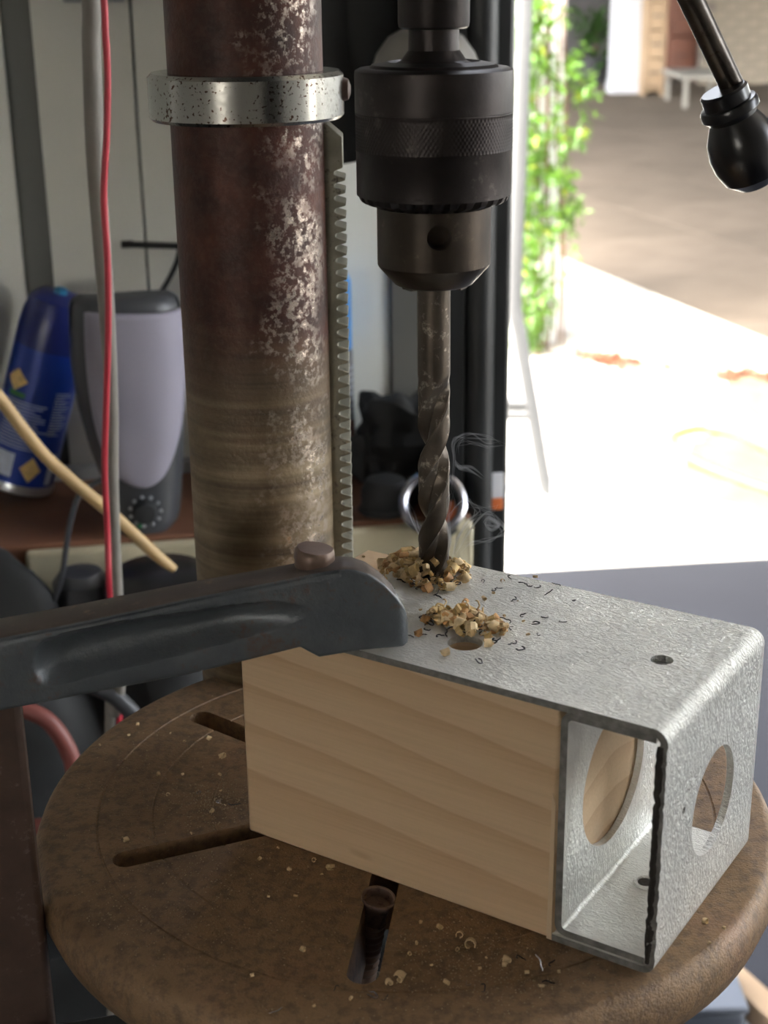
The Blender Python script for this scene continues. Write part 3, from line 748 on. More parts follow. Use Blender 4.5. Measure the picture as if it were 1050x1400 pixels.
# black leather bag low on the right of the bit
dg = at_z(538, 742, BZ)
t = thing('motor_housing', 'dark grey rounded motor housing on the bench beside the open cup', 'motor', (dg.x-.006, dg.y+.075, BZ))
build('housing', MB().lathe([(.018, 0), (.021, .006), (.021, .020), (.016, .029), (.006, .033)], (dg.x-.006, dg.y+.075, BZ), 28), M_DARKRUB, t)
build('base_ring', MB().lathe([(.022, 0), (.024, .002), (.022, .005)], (dg.x-.006, dg.y+.075, BZ), 28), M_DARKRUB, t)
# white and orange tag on the edge of the post
wp = at_plane(679, 672, BF + E2*.0285, E2)
t = thing('post_tag', 'small white and orange tag fixed on the edge of the black post', 'tag', wp - Vector((0, 0, .018)))
Mw = Matrix(((E1.x, E2.x, 0, wp.x), (E1.y, E2.y, 0, wp.y), (0, 0, 1, wp.z), (0, 0, 0, 1)))
build('white_plate', MB().box((-.0052, -.0012, -.006), (.0058, .0016, .017), Mw), M_WPLAST, t, bevel=.0012)
build('orange_plate', MB().box((-.0050, -.0008, -.017), (.0056, .0016, -.006), Mw), M_ORANGE, t, bevel=.0012, label='orange lower half of the tag')
# hanging dark bag and grey dome behind the chuck
hb_ = at_plane(500, 90, WP - E2*.06, E2)
t = thing('hanging_jacket', 'black bundled jacket hanging on the wall behind the chuck', 'jacket', hb_)
mbk = MB().blob(hb_ + Vector((.005, 0, .05)), .050, .050, .145, 30, 22, .35, 4, 2)
build('bundle', mbk, M_DARKRUB, t)
build('sleeve', MB().tube([hb_ + Vector((-.02, -.03, .12)), hb_ + Vector((-.025, -.035, .0)), hb_ + Vector((-.016, -.03, -.072))], [.022, .024, .016], 16, smooth=6), M_DARKRUB, t)
build('hook', MB().tube([hb_ + Vector((0, .045, .19)), hb_ + Vector((0, .0, .195)), hb_ + Vector((0, -.02, .18))], .004, 10, smooth=4), M_RIM, t)
dm = at_plane(582, 92, WP - E2*.19, E2)
t = thing('lamp_dome', 'dusty grey dome seen behind the neck of the chuck', 'lamp', dm)
build('dome', MB().lathe([(.043, -.02), (.042, -.005), (.037, .010), (.028, .022), (.014, .030), (.002, .032)], dm, 36), M_LAMPG, t)
build('cord', MB().tube([dm + Vector((0, 0, .028)), dm + Vector((0, 0, .3)), Vector((dm.x, dm.y, 2.5))], .004, 12, smooth=4), M_DARKRUB, t)

# ------------------------------------------------------------------ cables in front of the wall
cy_ = .86
pth = [(123, -30), (125, 60), (130, 200), (139, 330), (147, 440), (153, 560), (154, 650), (157, 740), (161, 820), (166, 900), (164, 940), (158, 975), (150, 1010)]
rr = [12, 12, 12.5, 12, 11, 9, 8.5, 8.5, 8.5, 8.5, 8.5, 8, 8]
cab = [at_y(u, v, cy_ + i*.004) for i, (u, v) in enumerate(pth)]
upw = lambda p: [Vector((p.x, p.y, 2.5 - k*(2.5-p.z)/9)) for k in range(9)]
cab = upw(cab[0]) + cab + [Vector((cab[-1].x-.03, cab[-1].y, .3)), Vector((cab[-1].x-.05, cab[-1].y, .008))]; rr = [12]*9 + rr + [8, 8]
tag(build('grey_cable', MB().tube(cab, [r*.9/F_PX for r in rr], 14, smooth=6), M_GREYC), 'thick grey cable hanging straight down beside the red wire', 'cable')
pth = [(140, -30), (144, 40), (147, 100), (146, 180), (142, 270), (147, 360), (148, 450), (145, 560), (143, 640), (147, 730), (150, 815)]
tag(build('red_wire', MB().tube(upw(at_y(140, -31, cy_-.016)) + [at_y(u, v, cy_-.016) for u, v in pth] + [at_y(158, 880, cy_+.075), at_y(163, 940, cy_+.085), cab[-2] + Vector((.002, .035, 0)), cab[-1] + Vector((.0, .035, .0))], 4.6*.85/F_PX, 12, smooth=6), M_RED), 'thin red wire hanging along the thick grey cable', 'wire')
pth = [(-40, 500), (0, 545), (30, 585), (65, 627), (110, 667), (150, 700), (190, 737), (222, 766), (238, 778)]
tag(build('tan_hose', MB().tube([at_y(u, v, 1.0 + .004*i) for i, (u, v) in enumerate(pth)], [9*1.05/F_PX]*7 + [8.5*1.05/F_PX, 6*1.05/F_PX], 14, smooth=5), M_TAN), 'tan flexible hose slanting down in front of the loudspeaker', 'hose')
pth = [(60, 860), (84, 790), (93, 730), (101, 695), (112, 672), (140, 655)]
tag(build('thin_cable', MB().tube([at_y(u, v, 1.05) for u, v in pth], .0022, 8, smooth=5), M_SPK), 'thin dark cable hanging over the bench front below the blue can', 'cable')
# lower shelf clutter
SZ = BZ - .31
def px_on(u, v, d): return at_plane(u, v, bw(0, d, 0), E2)
c = px_on(222, 830, -.058)
t = thing('round_lid_drum', 'black round drum on the lower shelf left of the rusty column', 'drum', (c.x, c.y, SZ))
tz = px_on(222, 775, -.058).z - SZ
build('drum_body', MB().lathe([(.038, 0), (.042, .01), (.042, tz-.02)], (c.x, c.y, SZ), 32), M_DARKRUB, t); build('lid', MB().lathe([(.044, tz-.02), (.044, tz-.010), (.034, tz-.002), (.01, tz)], (c.x, c.y, SZ), 32), M_BLACKP, t)
c = px_on(114, 830, -.035); tz = px_on(115, 777, -.035).z - SZ
t = thing('grey_bottle', 'dark grey bottle with domed cap on the lower shelf', 'bottle', (c.x, c.y, SZ))
build('bottle_body', MB().lathe([(.019, 0), (.021, .005), (.021, tz-.025), (.018, tz-.02)], (c.x, c.y, SZ), 28), M_DARKRUB, t)
build('cap', MB().lathe([(.0225, tz-.024), (.0225, tz-.010), (.016, tz-.002), (.003, tz)], (c.x, c.y, SZ), 28), M_SPK, t)
c = px_on(-20, 840, -.056); tz = px_on(25, 782, -.056).z - SZ
t = thing('tool_bag', 'black soft tool bag on the lower shelf at the left', 'bag', (c.x, c.y, SZ))
build('bag_body', MB().blob((c.x, c.y, SZ+tz*.5), .082, .05, tz*.52, 30, 20, .18, 4, 9, flat=-tz*.5), M_DARKRUB, t)
build('bag_handle', MB().tube([Vector((c.x-.05, c.y-.035, SZ+tz*.85)), Vector((c.x-.0, c.y-.052, SZ+tz*.6)), Vector((c.x+.05, c.y-.035, SZ+tz*.85))], .006, 10, smooth=6), M_BLACKP, t)
c = at_y(70, 970, .98)
hp = [(-10, 962), (40, 972), (72, 992), (96, 1032), (102, 1070), (94, 1112), (70, 1128), (30, 1130), (-20, 1124)]
tag(build('red_hose', MB().tube([at_y(u, v, .93) for u, v in hp], .0062, 12, smooth=6), M_PINK), 'dull red rubber hose looping behind the rusty upright bar', 'hose')
c = px_on(105, 985, .085)
t = thing('carton', 'brown cardboard carton in the dark left of the table', 'carton', (c.x, c.y+.03, SZ))
build('carton_body', MB().box((c.x-.03, c.y, SZ), (c.x+.035, c.y+.06, c.z+.03)), M_CARD, t, bevel=.002)
build('flap', MB().bar((c.x-.03, c.y-.002, c.z+.03), (c.x+.035, c.y-.012, c.z+.034), .024, .002), M_CARD, t)
tag(build('bent_pipe', MB().tube([at_y(u, v, .9) for u, v in ((120, 935), (150, 948), (168, 962), (190, 985), (200, 1000))], .006, 12, smooth=4), M_SPK), 'dark bent pipe passing behind the round table edge', 'pipe')

# ------------------------------------------------------------------ floor items
c = at_z(1006, 1395, 0)
t = thing('grey_box', 'small blue-grey plastic box on the floor right of the table', 'box', (c.x, c.y, 0))
build('box_body', MB().box((c.x-.10, c.y-.05, 0), (c.x-.002, c.y+.04, .05)), M_BOXGREY, t, bevel=.006); build('box_lid', MB().box((c.x-.103, c.y-.053, .05), (c.x+.001, c.y+.043, .06)), M_BOXGREY, t, bevel=.004)
a = at_z(985, 1318, 0.03); b = at_z(1075, 1400, 0.03)
t = thing('timber_offcut', 'pale wooden batten lying on the floor right of the table', 'timber', (a+b)/2 - Vector((0, 0, .03)))
build('batten', MB().bar(a - Vector((0, 0, .012)), b - Vector((0, 0, .012)), .035, .036), M_LTWOOD, t, bevel=.002)
build('end_face', MB().bar(b - Vector((0, 0, .012)), b + (b-a).normalized()*.002 - Vector((0, 0, .012)), .034, .034), M_CHIP, t)
c = at_z(1040, 1402, .002)
tag(build('paper_sheet', MB().prism([(-.03, -.07), (.10, -.06), (.09, .035), (-.026, .045)], Matrix.Translation(c), .000, .0008), M_WPLAST), 'white paper sheet on the floor at the lower right corner', 'paper')
c = at_z(92, 1385, .03)
t = thing('plastic_tray', 'pale blue-white plastic tray on the floor below the table', 'tray', (c.x, c.y, 0))
build('tray_body', MB().lathe([(.022, 0), (.030, .03), (.031, .03), (.023, .004)], (c.x-.02, c.y, 0), 4, caps=False), M_WPLAST, t); build('tray_base', MB().box((c.x-.035, c.y-.015, 0), (c.x-.005, c.y+.015, .004)), M_WPLAST, t)

# ------------------------------------------------------------------ drill press
dp = thing('drill_press', 'old rusty pillar drill press with round slotted table and black chuck', 'drill press', (CC.x, CC.y, 0))
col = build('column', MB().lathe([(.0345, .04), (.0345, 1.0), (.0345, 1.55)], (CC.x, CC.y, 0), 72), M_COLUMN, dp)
build('base', MB().lathe([(.06, .04), (.055, .09), (.045, .10)], (CC.x, CC.y, 0), 40).box((CC.x-.14, CC.y-.30, 0), (CC.x+.18, CC.y+.12, .04)), M_IRON, dp, bevel=.006)
# collar
z0, z1, cr_ = TZ+.2664, TZ+.2868, .0436
prof = [(.0345, z1), (cr_-.0018, z1), (cr_, z1-.0018), (cr_, z0+.0015), (cr_-.0015, z0), (.0345, z0)]
clr = build('collar', MB().lathe(prof, (CC.x, CC.y, 0), 96, caps=False), M_COLLAR, dp)
ca_ = math.radians(-3); sdr = Vector((math.cos(ca_), math.sin(ca_), 0)); Ms = sdr.to_track_quat('Z', 'Y').to_matrix().to_4x4()
so_ = Vector((CC.x, CC.y, (z0+z1)/2+.002)) + sdr*(cr_-.001)
cut = MB().box((-.0008, -.01, .0028), (.0008, .01, .006), Matrix.Translation(so_) @ Ms)
build('set_screw', MB().lathe([(.005, -.002), (.0052, .001), (.0045, .0032), (.002, .0042)], so_, 24, Ms), M_BARRUST, clr, cuts=[cut])
# rack
mb = MB(); rx0, rx1, rx2 = CC.x+.029, CC.x+.0385, CC.x+.0435
ry0, ry1 = CC.y-.004, CC.y+.014
topz = TZ+.264; tz0 = TZ+.2445; pit = .00565
poly = [(rx0, topz), (CC.x+.0355, topz), (CC.x+.0425, topz-.006), (CC.x+.0425, tz0)]
z = tz0
while z > TZ-.35:
    poly += [(rx1+.0006, z-.0013), (rx1, z-.0018), (rx1, z-.0028), (rx1+.0006, z-.0033), (rx2, z-.0046), (rx2, z-pit)]
    z -= pit
poly += [(rx0, z)]
Mr = Matrix(((1,0,0,0),(0,0,-1,0),(0,1,0,0),(0,0,0,1)))     # local (x,y,z)->(x,-z,y)
build('rack', mb.prism(poly, Mr, -ry1, -ry0), M_RACK, dp, sharp=25, bevel=.0003, seg=1)
# table
def tprof(): return [(.02, TZ-.028), (.146, TZ-.028), (.1515, TZ-.024), (.1545, TZ-.015), (.1540, TZ-.008), (.1520, TZ-.003), (.1500, TZ-.0008), (.1478, TZ), (.129, TZ), (.1286, TZ-.0005), (.1280, TZ-.0005), (.1276, TZ), (.1064, TZ), (.1060, TZ-.0004), (.1055, TZ-.0004), (.1051, TZ), (.0814, TZ), (.0811, TZ-.0003), (.0806, TZ-.0003), (.0803, TZ), (.02, TZ)]
cuts = []
for k in range(6):
    a = math.radians(142 + 60*k); d = Vector((math.cos(a), math.sin(a), 0)); w_ = .0057; n_ = Vector((-d.y, d.x, 0))
    pl_ = []
    for j in range(13):
        b_ = PI/2 - PI*j/12; q = d*(.119 + w_*math.cos(b_)) + n_*(w_*math.sin(b_)); pl_.append((q.x, q.y))
    for j in range(13):
        b_ = -PI/2 - PI*j/12; q = d*(.060 + w_*math.cos(b_)) + n_*(w_*math.sin(b_)); pl_.append((q.x, q.y))
    cuts.append(MB().prism(pl_, Matrix.Translation((TC.x, TC.y, 0)), TZ-.06, TZ+.02))
build('table', MB().lathe(tprof(), (TC.x, TC.y, 0), 128), M_TABLE, dp, cuts=cuts, sharp=40)
d = (CC - TC); d.z = 0; L = d.length; d.normalize()
build('table_arm', MB().bar(Vector((TC.x, TC.y, TZ-.058)) + d*.155, Vector((CC.x, CC.y, TZ-.058)), .045, .030).lathe([(.048, TZ-.12), (.048, TZ-.03)], (CC.x, CC.y, 0), 36).bar(Vector((TC.x, TC.y, TZ-.045)), Vector((TC.x, TC.y, TZ-.045)) + d*.16, .03, .034), M_IRON, dp, bevel=.002)
# quill, chuck
B0 = (BIT.x, BIT.y, TZ)
build('quill', MB().lathe([(.0112, .3083), (.0126, .3090), (.0129, .3105), (.0129, .42)], B0, 48), M_CHUCK, dp)
ck = build('chuck', MB().lathe([(.0287, .2500), (.0287, .2657), (.02885, .2660), (.02885, .2662)], B0, 96, caps=False)
     .lathe([(.0090, .312), (.0093, .3010), (.0108, .2990), (.0118, .2975), (.0145, .2962), (.0168, .2972), (.0225, .2962), (.0236, .2952), (.0272, .2950), (.0287, .2942), (.02888, .2930), (.02888, .2797), (.0284, .2794), (.0284, .2660)], B0, 96, caps=False), M_CHUCK, dp, sharp=30)
def kn_r(r, z, a, i):
    if i in (0, 1, 24, 25): return r
    q = 110*a; zz = (z-.2660)/.0012*PI
    return r - .00042*max(abs(math.sin(q/2*1 + zz/2)), abs(math.sin(q/2 - zz/2)))**3
prof = [(.0284, .2660)] + [(.02885, .2661 + .0135*i/24) for i in range(25)] + [(.0284, .2797)]
build('knurled_band', MB().lathe(prof, B0, 440, rad=kn_r, caps=False), M_CHUCK, ck, sharp=180)
def gear(r, z, a, i):
    if i == 0 or i > 4: return r
    q = (a*28/(2*PI)) % 1.0; t_ = max(0, 1 - abs(q-.5)/.27)
    return r - (.0030 if i < 4 else .0004)*t_**.7*(1 if i < 4 else .0)
gp = [(.0200, .2452), (.0216, .2458), (.0262, .2472), (.0274, .2480), (.0287, .2512), (.0287, .2522)]
build('gear_ring', MB().lathe(gp, B0, 28*14, rad=gear, caps=False), M_CHUCK, ck, sharp=30)
ka = math.atan2(-1, .06)
kc = []
for k in range(3):
    a = ka + k*2*PI/3; d = Vector((math.cos(a), math.sin(a), 0)); Mk = d.to_track_quat('Z', 'Y').to_matrix().to_4x4()
    kc.append(MB().lathe([(.0045, .012), (.0045, .03)], Vector((BIT.x, BIT.y, TZ+.2368)), 28, Mk))
build('nose', MB().lathe([(.0132, .2158), (.0145, .2163), (.0150, .2166), (.0208, .2230), (.0213, .2240), (.0213, .2455), (.0065, .2455), (.0065, .2200), (.0132, .2158)], B0, 72, caps=False), M_NOSE, ck, cuts=kc, sharp=25)
for k in range(3):
    a = ka + PI/3 + k*2*PI/3; d = Vector((math.cos(a), math.sin(a), 0)); p = Vector(B0)
    build('jaw', MB().bar(p + d*.0095 + Vector((0, 0, .2150)), p + d*.0095 + Vector((0, 0, .228)), .006, .006, d), M_NOSE, ck)
# head casting (above the frame) and feed handle
build('head', MB().box((BIT.x-.06, BIT.y-.06, TZ+.40), (BIT.x+.075, BIT.y+.075, TZ+.56)).box((CC.x-.055, CC.y-.055, TZ+.40), (CC.x+.055, CC.y+.055, TZ+.56)).bar((BIT.x, BIT.y, TZ+.48), (CC.x, CC.y, TZ+.48), .10, .15), M_IRON, dp, bevel=.008)
kb_ = at_y(1017, 203, .68); kt = at_y(1007, 130, .68); r0 = at_y(945, 0, .672); up = r0 + (r0-kt)*.55
fh = build('feed_handle', MB().tube([up, r0, at_y(1003, 122, .68)], 15.5*.70/F_PX, 20), M_ROD, dp)
hubd = Vector((up.x-.004, up.y, up.z))
build('hub', MB().bar(hubd + Vector((.02, .01, .006)), Vector((BIT.x+.06, BIT.y+.04, TZ+.47)), .036, .036), M_IRON, dp, bevel=.004)
ax = (r0 - kb_).normalized(); Mh = ax.to_track_quat('Z', 'Y').to_matrix().to_4x4(); u1 = .70/F_PX
kp = [(2, -56), (22, -52), (38, -38), (45, -18), (46.5, 0), (43, 20), (36, 34), (31, 44), (33, 47), (38, 52), (38, 60), (36, 64), (31, 65), (31, 80), (28, 83), (16, 83)]
build('knob', MB().lathe([(r*u1, z*u1) for r, z in kp], kb_, 48, Mh), M_BLACKP, fh, sharp=28, label='black ball knob with stepped neck')

# ------------------------------------------------------------------ drill bit
mb = MB(); n = 56; rows_ = 170; zb, zt = .0935, .222; Rb = .00635; pitch = .062
vs_ = []
zfl = .1815
for i in range(rows_+1):
    z = zb + (zt-zb)*i/rows_
    depth = max(0, min(1, (zfl - z)/.013)); depth = depth*depth*(3-2*depth)
    ph = 2*PI*(z - .1815)/pitch + math.radians(-60)
    for j in range(n):
        a = 2*PI*j/n; q = ((a/PI) % 1.0)              # two flutes
        r = Rb
        if q < .54:
            t_ = q/.54; fl = math.sin(PI*t_)**.62 * (1 if t_ > .5 else .92)
            r = Rb*(1 - .62*fl*depth)
        elif q < .60: r = Rb
        else: r = Rb - .00022*depth
        vs_.append((BIT.x + r*math.cos(a+ph), BIT.y + r*math.sin(a+ph), TZ + z))
fs = [(i*n+j, i*n+(j+1) % n, (i+1)*n+(j+1) % n, (i+1)*n+j) for i in range(rows_) for j in range(n)]
fs += [tuple(range(n))[::-1], tuple(rows_*n+j for j in range(n))]
mb.add(vs_, fs)
bit = thing('drill_bit', 'dark twist drill bit gripped in the chuck and boring the steel plate', 'drill bit', (BIT.x, BIT.y, TZ+.0935))
build('twist_shank', mb, M_BIT, bit, sharp=32)
build('drill_point', MB().lathe([(.0005, .0898), (.0061, .0932), (.0061, .0945)], B0, 28), M_BIT, bit)

# ------------------------------------------------------------------ steel bracket and timber block
sbk = thing('steel_bracket', 'galvanised steel bracket of two nested channels over the pine block', 'bracket', BC, -YAW)
th = .0027
def arc(cx, cz, r, a0, a1, k=6): return [(cx + r*math.cos(a0 + (a1-a0)*i/k), cz + r*math.sin(a0 + (a1-a0)*i/k)) for i in range(k+1)]
ro, xl, xb = .0055, -.1525, -.040
zsub = [BH-ro - (BH-2*ro)*i/60 for i in range(1, 60)]
outer = [(xl, BH)] + arc(-ro, BH-ro, ro, PI/2, 0) + [(0, z) for z in zsub] + arc(-ro, ro, ro, 0, -PI/2) + [(xb, 0)]
inner = [(xl, BH-th)] + arc(-ro, BH-ro, ro-th, PI/2, 0) + [(-th, z) for z in zsub] + arc(-ro, ro, ro-th, 0, -PI/2) + [(xb, th)]
def channel(outer, inner, y0, y1, jag=0, ys=None):
    ys = ys or [y0, y0+.002, y1]; mb = MB(); k = len(outer); vs_ = []
    for yi, y in enumerate(ys):
        for path, ins in ((outer, 0), (inner, 1)):
            for (x, z) in path:
                dy = 0
                if jag and yi < 1 and x > -.0045 and .004 < z < .090:
                    dy = -.0008 + (.0016*noise.noise(Vector((z*260, ins*1.3, 2))) + .0010*noise.noise(Vector((z*900, ins*3, 5))))
                vs_.append((x, y+dy, z))
    S = 2*k; fs = []
    for yi in range(len(ys)-1):
        for i in range(k-1):
            a = yi*S + i; fs.append((a, a+1, a+1+S, a+S)); b = a + k; fs.append((b+1, b, b+S, b+1+S))
        for e in (0, k-1): a = yi*S+e; fs.append((a, a+k, a+k+S, a+S))
    for i in range(k-1):
        fs.append((i, i+k, i+k+1, i+1)); a = (len(ys)-1)*S + i; fs.append((a, a+1, a+1+k, a+k))
    mb.add(vs_, fs); return mb
def cyl(x, y, z, r, ax, h=.02, n=40):
    Mx = {'z': Matrix.Identity(4), 'x': Vector((1, 0, 0)).to_track_quat('Z', 'Y').to_matrix().to_4x4()}[ax]
    return MB().lathe([(r, -h/2), (r, h/2)], (x, y, z), n, Mx)
cuts = [cyl(-.1349, .0761, BH, .0066, 'z', .0085), cyl(-.0905, .0254, BH, .0065, 'z', .0085), cyl(-.0232, .0495, BH, .0041, 'z', .0085),
        cyl(0, .0480, .0455, .0205, 'x', .014, 64), cyl(0, .0183, .0566, .0013, 'x', .014, 12)]
oc = build('outer_channel', channel(outer, inner, 0, .0930, 1), M_ZINC, sbk, local=True, cuts=cuts, sharp=30)
def edge_mat(o, m2):
    o.data.materials.append(m2); k = len(o.data.materials)-1
    for p in o.data.polygons:
        if p.normal.y < -.75 and p.center.y < .004: p.material_index = k
edge_mat(oc, M_EDGE)
# burnt cut edge of the end plate
mb = MB(); pts = []; rs = []
for i in range(70):
    z = .005 + .084*i/69
    pts.append(Vector((-.0026 + .0006*noise.noise(Vector((z*300, 0, 1))), -.0004 + .0005*noise.noise(Vector((z*350, 3, 1))), z)))
    rs.append(.0013 + .0008*noise.noise(Vector((z*95, 9, 4))) + .0003*noise.noise(Vector((z*520, 9, 4))))
build('burnt_edge', MB().tube(pts, rs, 10), M_SLAG, oc, local=True, label='dark ragged torch-cut edge')
ri = .0045; xw = -.0390; zt_, zb_ = BH-th-.0002, th+.0002; xe = -.0045
def upath(o):   # o: inset
    r = max(ri - o, .0012)
    return [(xe, zt_-o)] + [(xw+ri + r*math.cos(a), zt_-ri + r*math.sin(a)) for a in [PI/2 + PI/2*i/6 for i in range(7)]] + \
           [(xw+ri + r*math.cos(a), zb_+ri + r*math.sin(a)) for a in [PI + PI/2*i/6 for i in range(7)]] + [(xe, zb_+o)]
ic = build('inner_channel', channel(upath(0), upath(th), .0008, .0890), M_ZINC_IN, sbk, local=True,
      cuts=[cyl(xw, .0425, .0480, .0272, 'x', .014, 72), cyl(-.0232, .0495, zt_, .0036, 'z', .009)], sharp=30)
edge_mat(ic, M_EDGE)
tr_ = [Vector((-.0221 + .0037*math.cos(2*PI*j/24), .0428 + .0037*math.sin(2*PI*j/24), zb_+th)) for j in range(25)]
build('pressed_rim', MB().tube(tr_, .0010, 8), M_ZINC_IN, ic, local=True)
build('hole_shade_disc', MB().lathe([(.0029, zb_+th), (.0029, zb_+th+.0003), (.001, zb_+th+.0003)], (-.0221, .0428, 0), 24), M_SLAG, ic, local=True, label='dark disc for the shade in the pressed hole')  # flat dark disc painted as the hole's inner shade
# edge faces seen from the front stay bare steel
wd = thing('pine_block', 'pale pine timber block clamped under the galvanised plate', 'timber', BC, -YAW)
wh = BH - th
mb = MB(); wx0, wx1, wy1 = -.1765, xw-.0003, .0915
mb.box((wx0, .0003, .0002), (wx1, wy1, wh-.0002))
build('timber', mb, M_PINE, wd, local=True, bevel=.0012, cuts=[cyl(-.0905, .0254, wh, .0063, 'z', .05), cyl(-.1349, .0761, wh, .0064, 'z', .012)])
build('end_splinter', MB().prism([(wx1-.0022, .0004), (wx1-.0002, .0004), (wx1-.0002, .056), (wx1-.0016, .060)], Matrix(((1,0,0,0),(0,0,-1,0),(0,1,0,0),(0,0,0,1))), -.0003, .0004), M_PALE, wd, local=True)

# ------------------------------------------------------------------ clamp
CA = math.radians(9); CE = Vector((math.cos(CA), math.sin(CA), 0)); CN = Vector((math.sin(CA), -math.cos(CA), 0))
CP = at_z(520, 891, TZ+BH+.0005)
def cl(u, v): p = at_plane(u, v, CP, CN); return (p-CP).dot(CE), p.z
top_px = [(-60, 885), (0, 871), (114, 848), (257, 817), (394, 790), (440, 780), (470, 776), (486, 777), (505, 783), (525, 797), (543, 815), (556, 838), (562, 862)]
bot_px = [(-60, 988), (0, 974), (114, 952), (251, 926), (343, 904), (411, 887), (424, 894), (437, 901), (460, 897), (497, 891), (530, 888), (550, 886), (561, 880)]
T_ = sorted(cl(*p) for p in top_px); B_ = sorted(cl(*p) for p in bot_px)
def li(A, s):
    if s <= A[0][0]: return A[0][1]
    for (a, za), (b, zb2) in zip(A, A[1:]):
        if s <= b: return za + (zb2-za)*(s-a)/(b-a)
    return A[-1][1]
s0, s1 = T_[0][0], T_[-1][0]-.0002
pk = [(40, 912), (70, 905), (140, 888), (250, 866), (350, 846), (415, 836)]      # pocket centre line
PK = sorted(cl(*p) for p in pk); hwp = [(44, 2), (50, 26), (62, 36), (90, 39), (200, 36), (300, 30), (380, 22), (430, 6)]
HW = sorted((cl(u, 900)[0], h*.50/F_PX) for u, h in hwp)
def pocket(s, z):
    if s < HW[0][0] or s > HW[-1][0]: return 0
    h = li(HW, s); q = abs(z - li(PK, s))/h
    if q >= 1: return 0
    k = (1-q*q)**.8
    sa = min(1, (s-HW[0][0])/.013); sa = math.sin(sa*PI/2)**.8; sb_ = min(1, (HW[-1][0]-s)/.035)
    return .0078*k*sa*sb_*sb_*(3-2*sb_)
def thick(s): q = (s-s0)/(s1-s0); return .019*(1-q) + .012*q
NS, NT = 220, 46; vs_ = []
def arm_front(s, t_):
    zt2, zb2 = li(T_, s), li(B_, s); z = zb2 + (zt2-zb2)*t_
    e = min(t_, 1-t_)*(zt2-zb2); ro_ = .0018; rnd = ro_ - math.sqrt(max(0, ro_*ro_ - (ro_-min(e, ro_))**2))
    es = min(s1-s, .0048); rnd = max(rnd, .0048 - math.sqrt(max(0, .0048**2 - (.0048-es)**2)))
    nz = .00018*noise.noise(Vector((s*60, z*60, 0))) + -.0+.0001*noise.noise(Vector((s*240, z*240, 4)))
    slot = 0
    if s < HW[-1][0]+.01:
        ridge = zt2 - .0022 - max(0, (.0 if s > 0 else 0))
        slot = .0007*math.exp(-((z-ridge)/.0007)**2)
    return s, z, pocket(s, z) + rnd + nz + slot
for i in range(NS+1):
    s = s0 + (s1-s0)*i/NS
    for j in range(NT+1):
        s_, z, dpt = arm_front(s, j/NT); vs_.append(CP + CE*s_ - CN*dpt + Vector((0, 0, z-CP.z)))
nb = len(vs_)
for i in range(NS+1):
    s = s0 + (s1-s0)*i/NS; zt2, zb2 = li(T_, s), li(B_, s)
    lift = .0022*(1-(s-s0)/(s1-s0))
    for j in range(NT+1):
        t_ = j/NT; z = zb2 + (zt2-zb2)*t_; e = min(t_, 1-t_)*(zt2-zb2); rnd = .0018 - math.sqrt(max(0, .0018**2 - (.0018-min(e, .0018))**2))
        vs_.append(CP + CE*s - CN*(thick(s)-rnd) + Vector((0, 0, z-CP.z)))
st = NT+1; fs = []
for i in range(NS):
    for j in range(NT):
        a = i*st+j; fs.append((a, a+st, a+st+1, a+1)); b = nb+a; fs.append((b, b+1, b+st+1, b+st))
    for j in (0, NT): a = i*st+j; fs.append((a, nb+a, nb+a+st, a+st))
for i in (0, NS):
    for j in range(NT): a = i*st+j; fs.append((a, a+1, nb+a+1, nb+a))
cmp_ = thing('clamp', 'forged iron bar clamp pressing the steel plate from the left', 'clamp', (CP.x-.12, CP.y, TZ-.12))
ja = build('jaw_arm', MB().add(vs_, fs), M_IRON, cmp_, sharp=50)
ja.data.materials.append(M_ARMRUST)
for p in ja.data.polygons:
    q = WM[cmp_.name] @ p.center; sq = (q-CP).dot(CE)
    if p.normal.z > .6 and q.z > li(T_, sq) - .003: p.material_index = 1
bo = at_plane(429, 786, CP - CN*.006, CN)
bs = at_plane(429, 770, CP - CN*.0095, CN)
pb_ = [(.0068, -.008), (.0064, -.003), (.0064, .0004), (.0068, .0012), (.0068, .0036), (.0060, .0047), (.003, .0050), (.0004, .0049)]
build('boss', MB().lathe([(r*1.08, z*1.25) for r, z in pb_], bs, 32, Matrix.Rotation(.12, 4, 'Y'), rad=lambda r, z, a, i: r*(1 + .08*noise.noise(Vector((math.cos(a)*2, math.sin(a)*2, z*300))))), M_BOSS, cmp_, sharp=40, label='rusty round rivet boss')
# upright bar
br = at_plane(28, 975, CP - CN*.004, CN)
Mb_ = Matrix.Translation((br.x, br.y, 0)) @ Matrix.Rotation(CA, 4, 'Z')
build('upright_bar', MB().box((-.030, 0, TZ-.22), (0, .011, CP.z+.012), Mb_), M_BARRUST, cmp_, bevel=.0022)
# screw through the table slot
p0 = at_z(518, 1226, TZ+.0008); p1 = at_z(499, 1330, TZ-.036)
dS = (p0-p1).normalized(); LS = (p0-p1).length + .03; Msx = dS.to_track_quat('Z', 'Y').to_matrix().to_4x4()
def scr(r, z, a, i): return r
mb = MB(); n = 24; vs_ = []; rows_ = 150; pit_ = .0032
for i in range(rows_+1):
    z = -LS + (LS-.012)*i/rows_
    for j in range(n):
        a = 2*PI*j/n; q = ((z/pit_ - a/(2*PI)) % 1.0); r = .0040 + .00075*(1 - abs(2*q-1))**.8
        vs_.append(p0 + Msx.to_3x3() @ Vector((r*math.cos(a), r*math.sin(a), z)))
fs = [(i*n+j, i*n+(j+1) % n, (i+1)*n+(j+1) % n, (i+1)*n+j) for i in range(rows_) for j in range(n)]
fs += [tuple(range(n))[::-1], tuple(rows_*n+j for j in range(n))]
sw = build('screw', MB().add(vs_, fs), M_BOSS, cmp_, sharp=50)
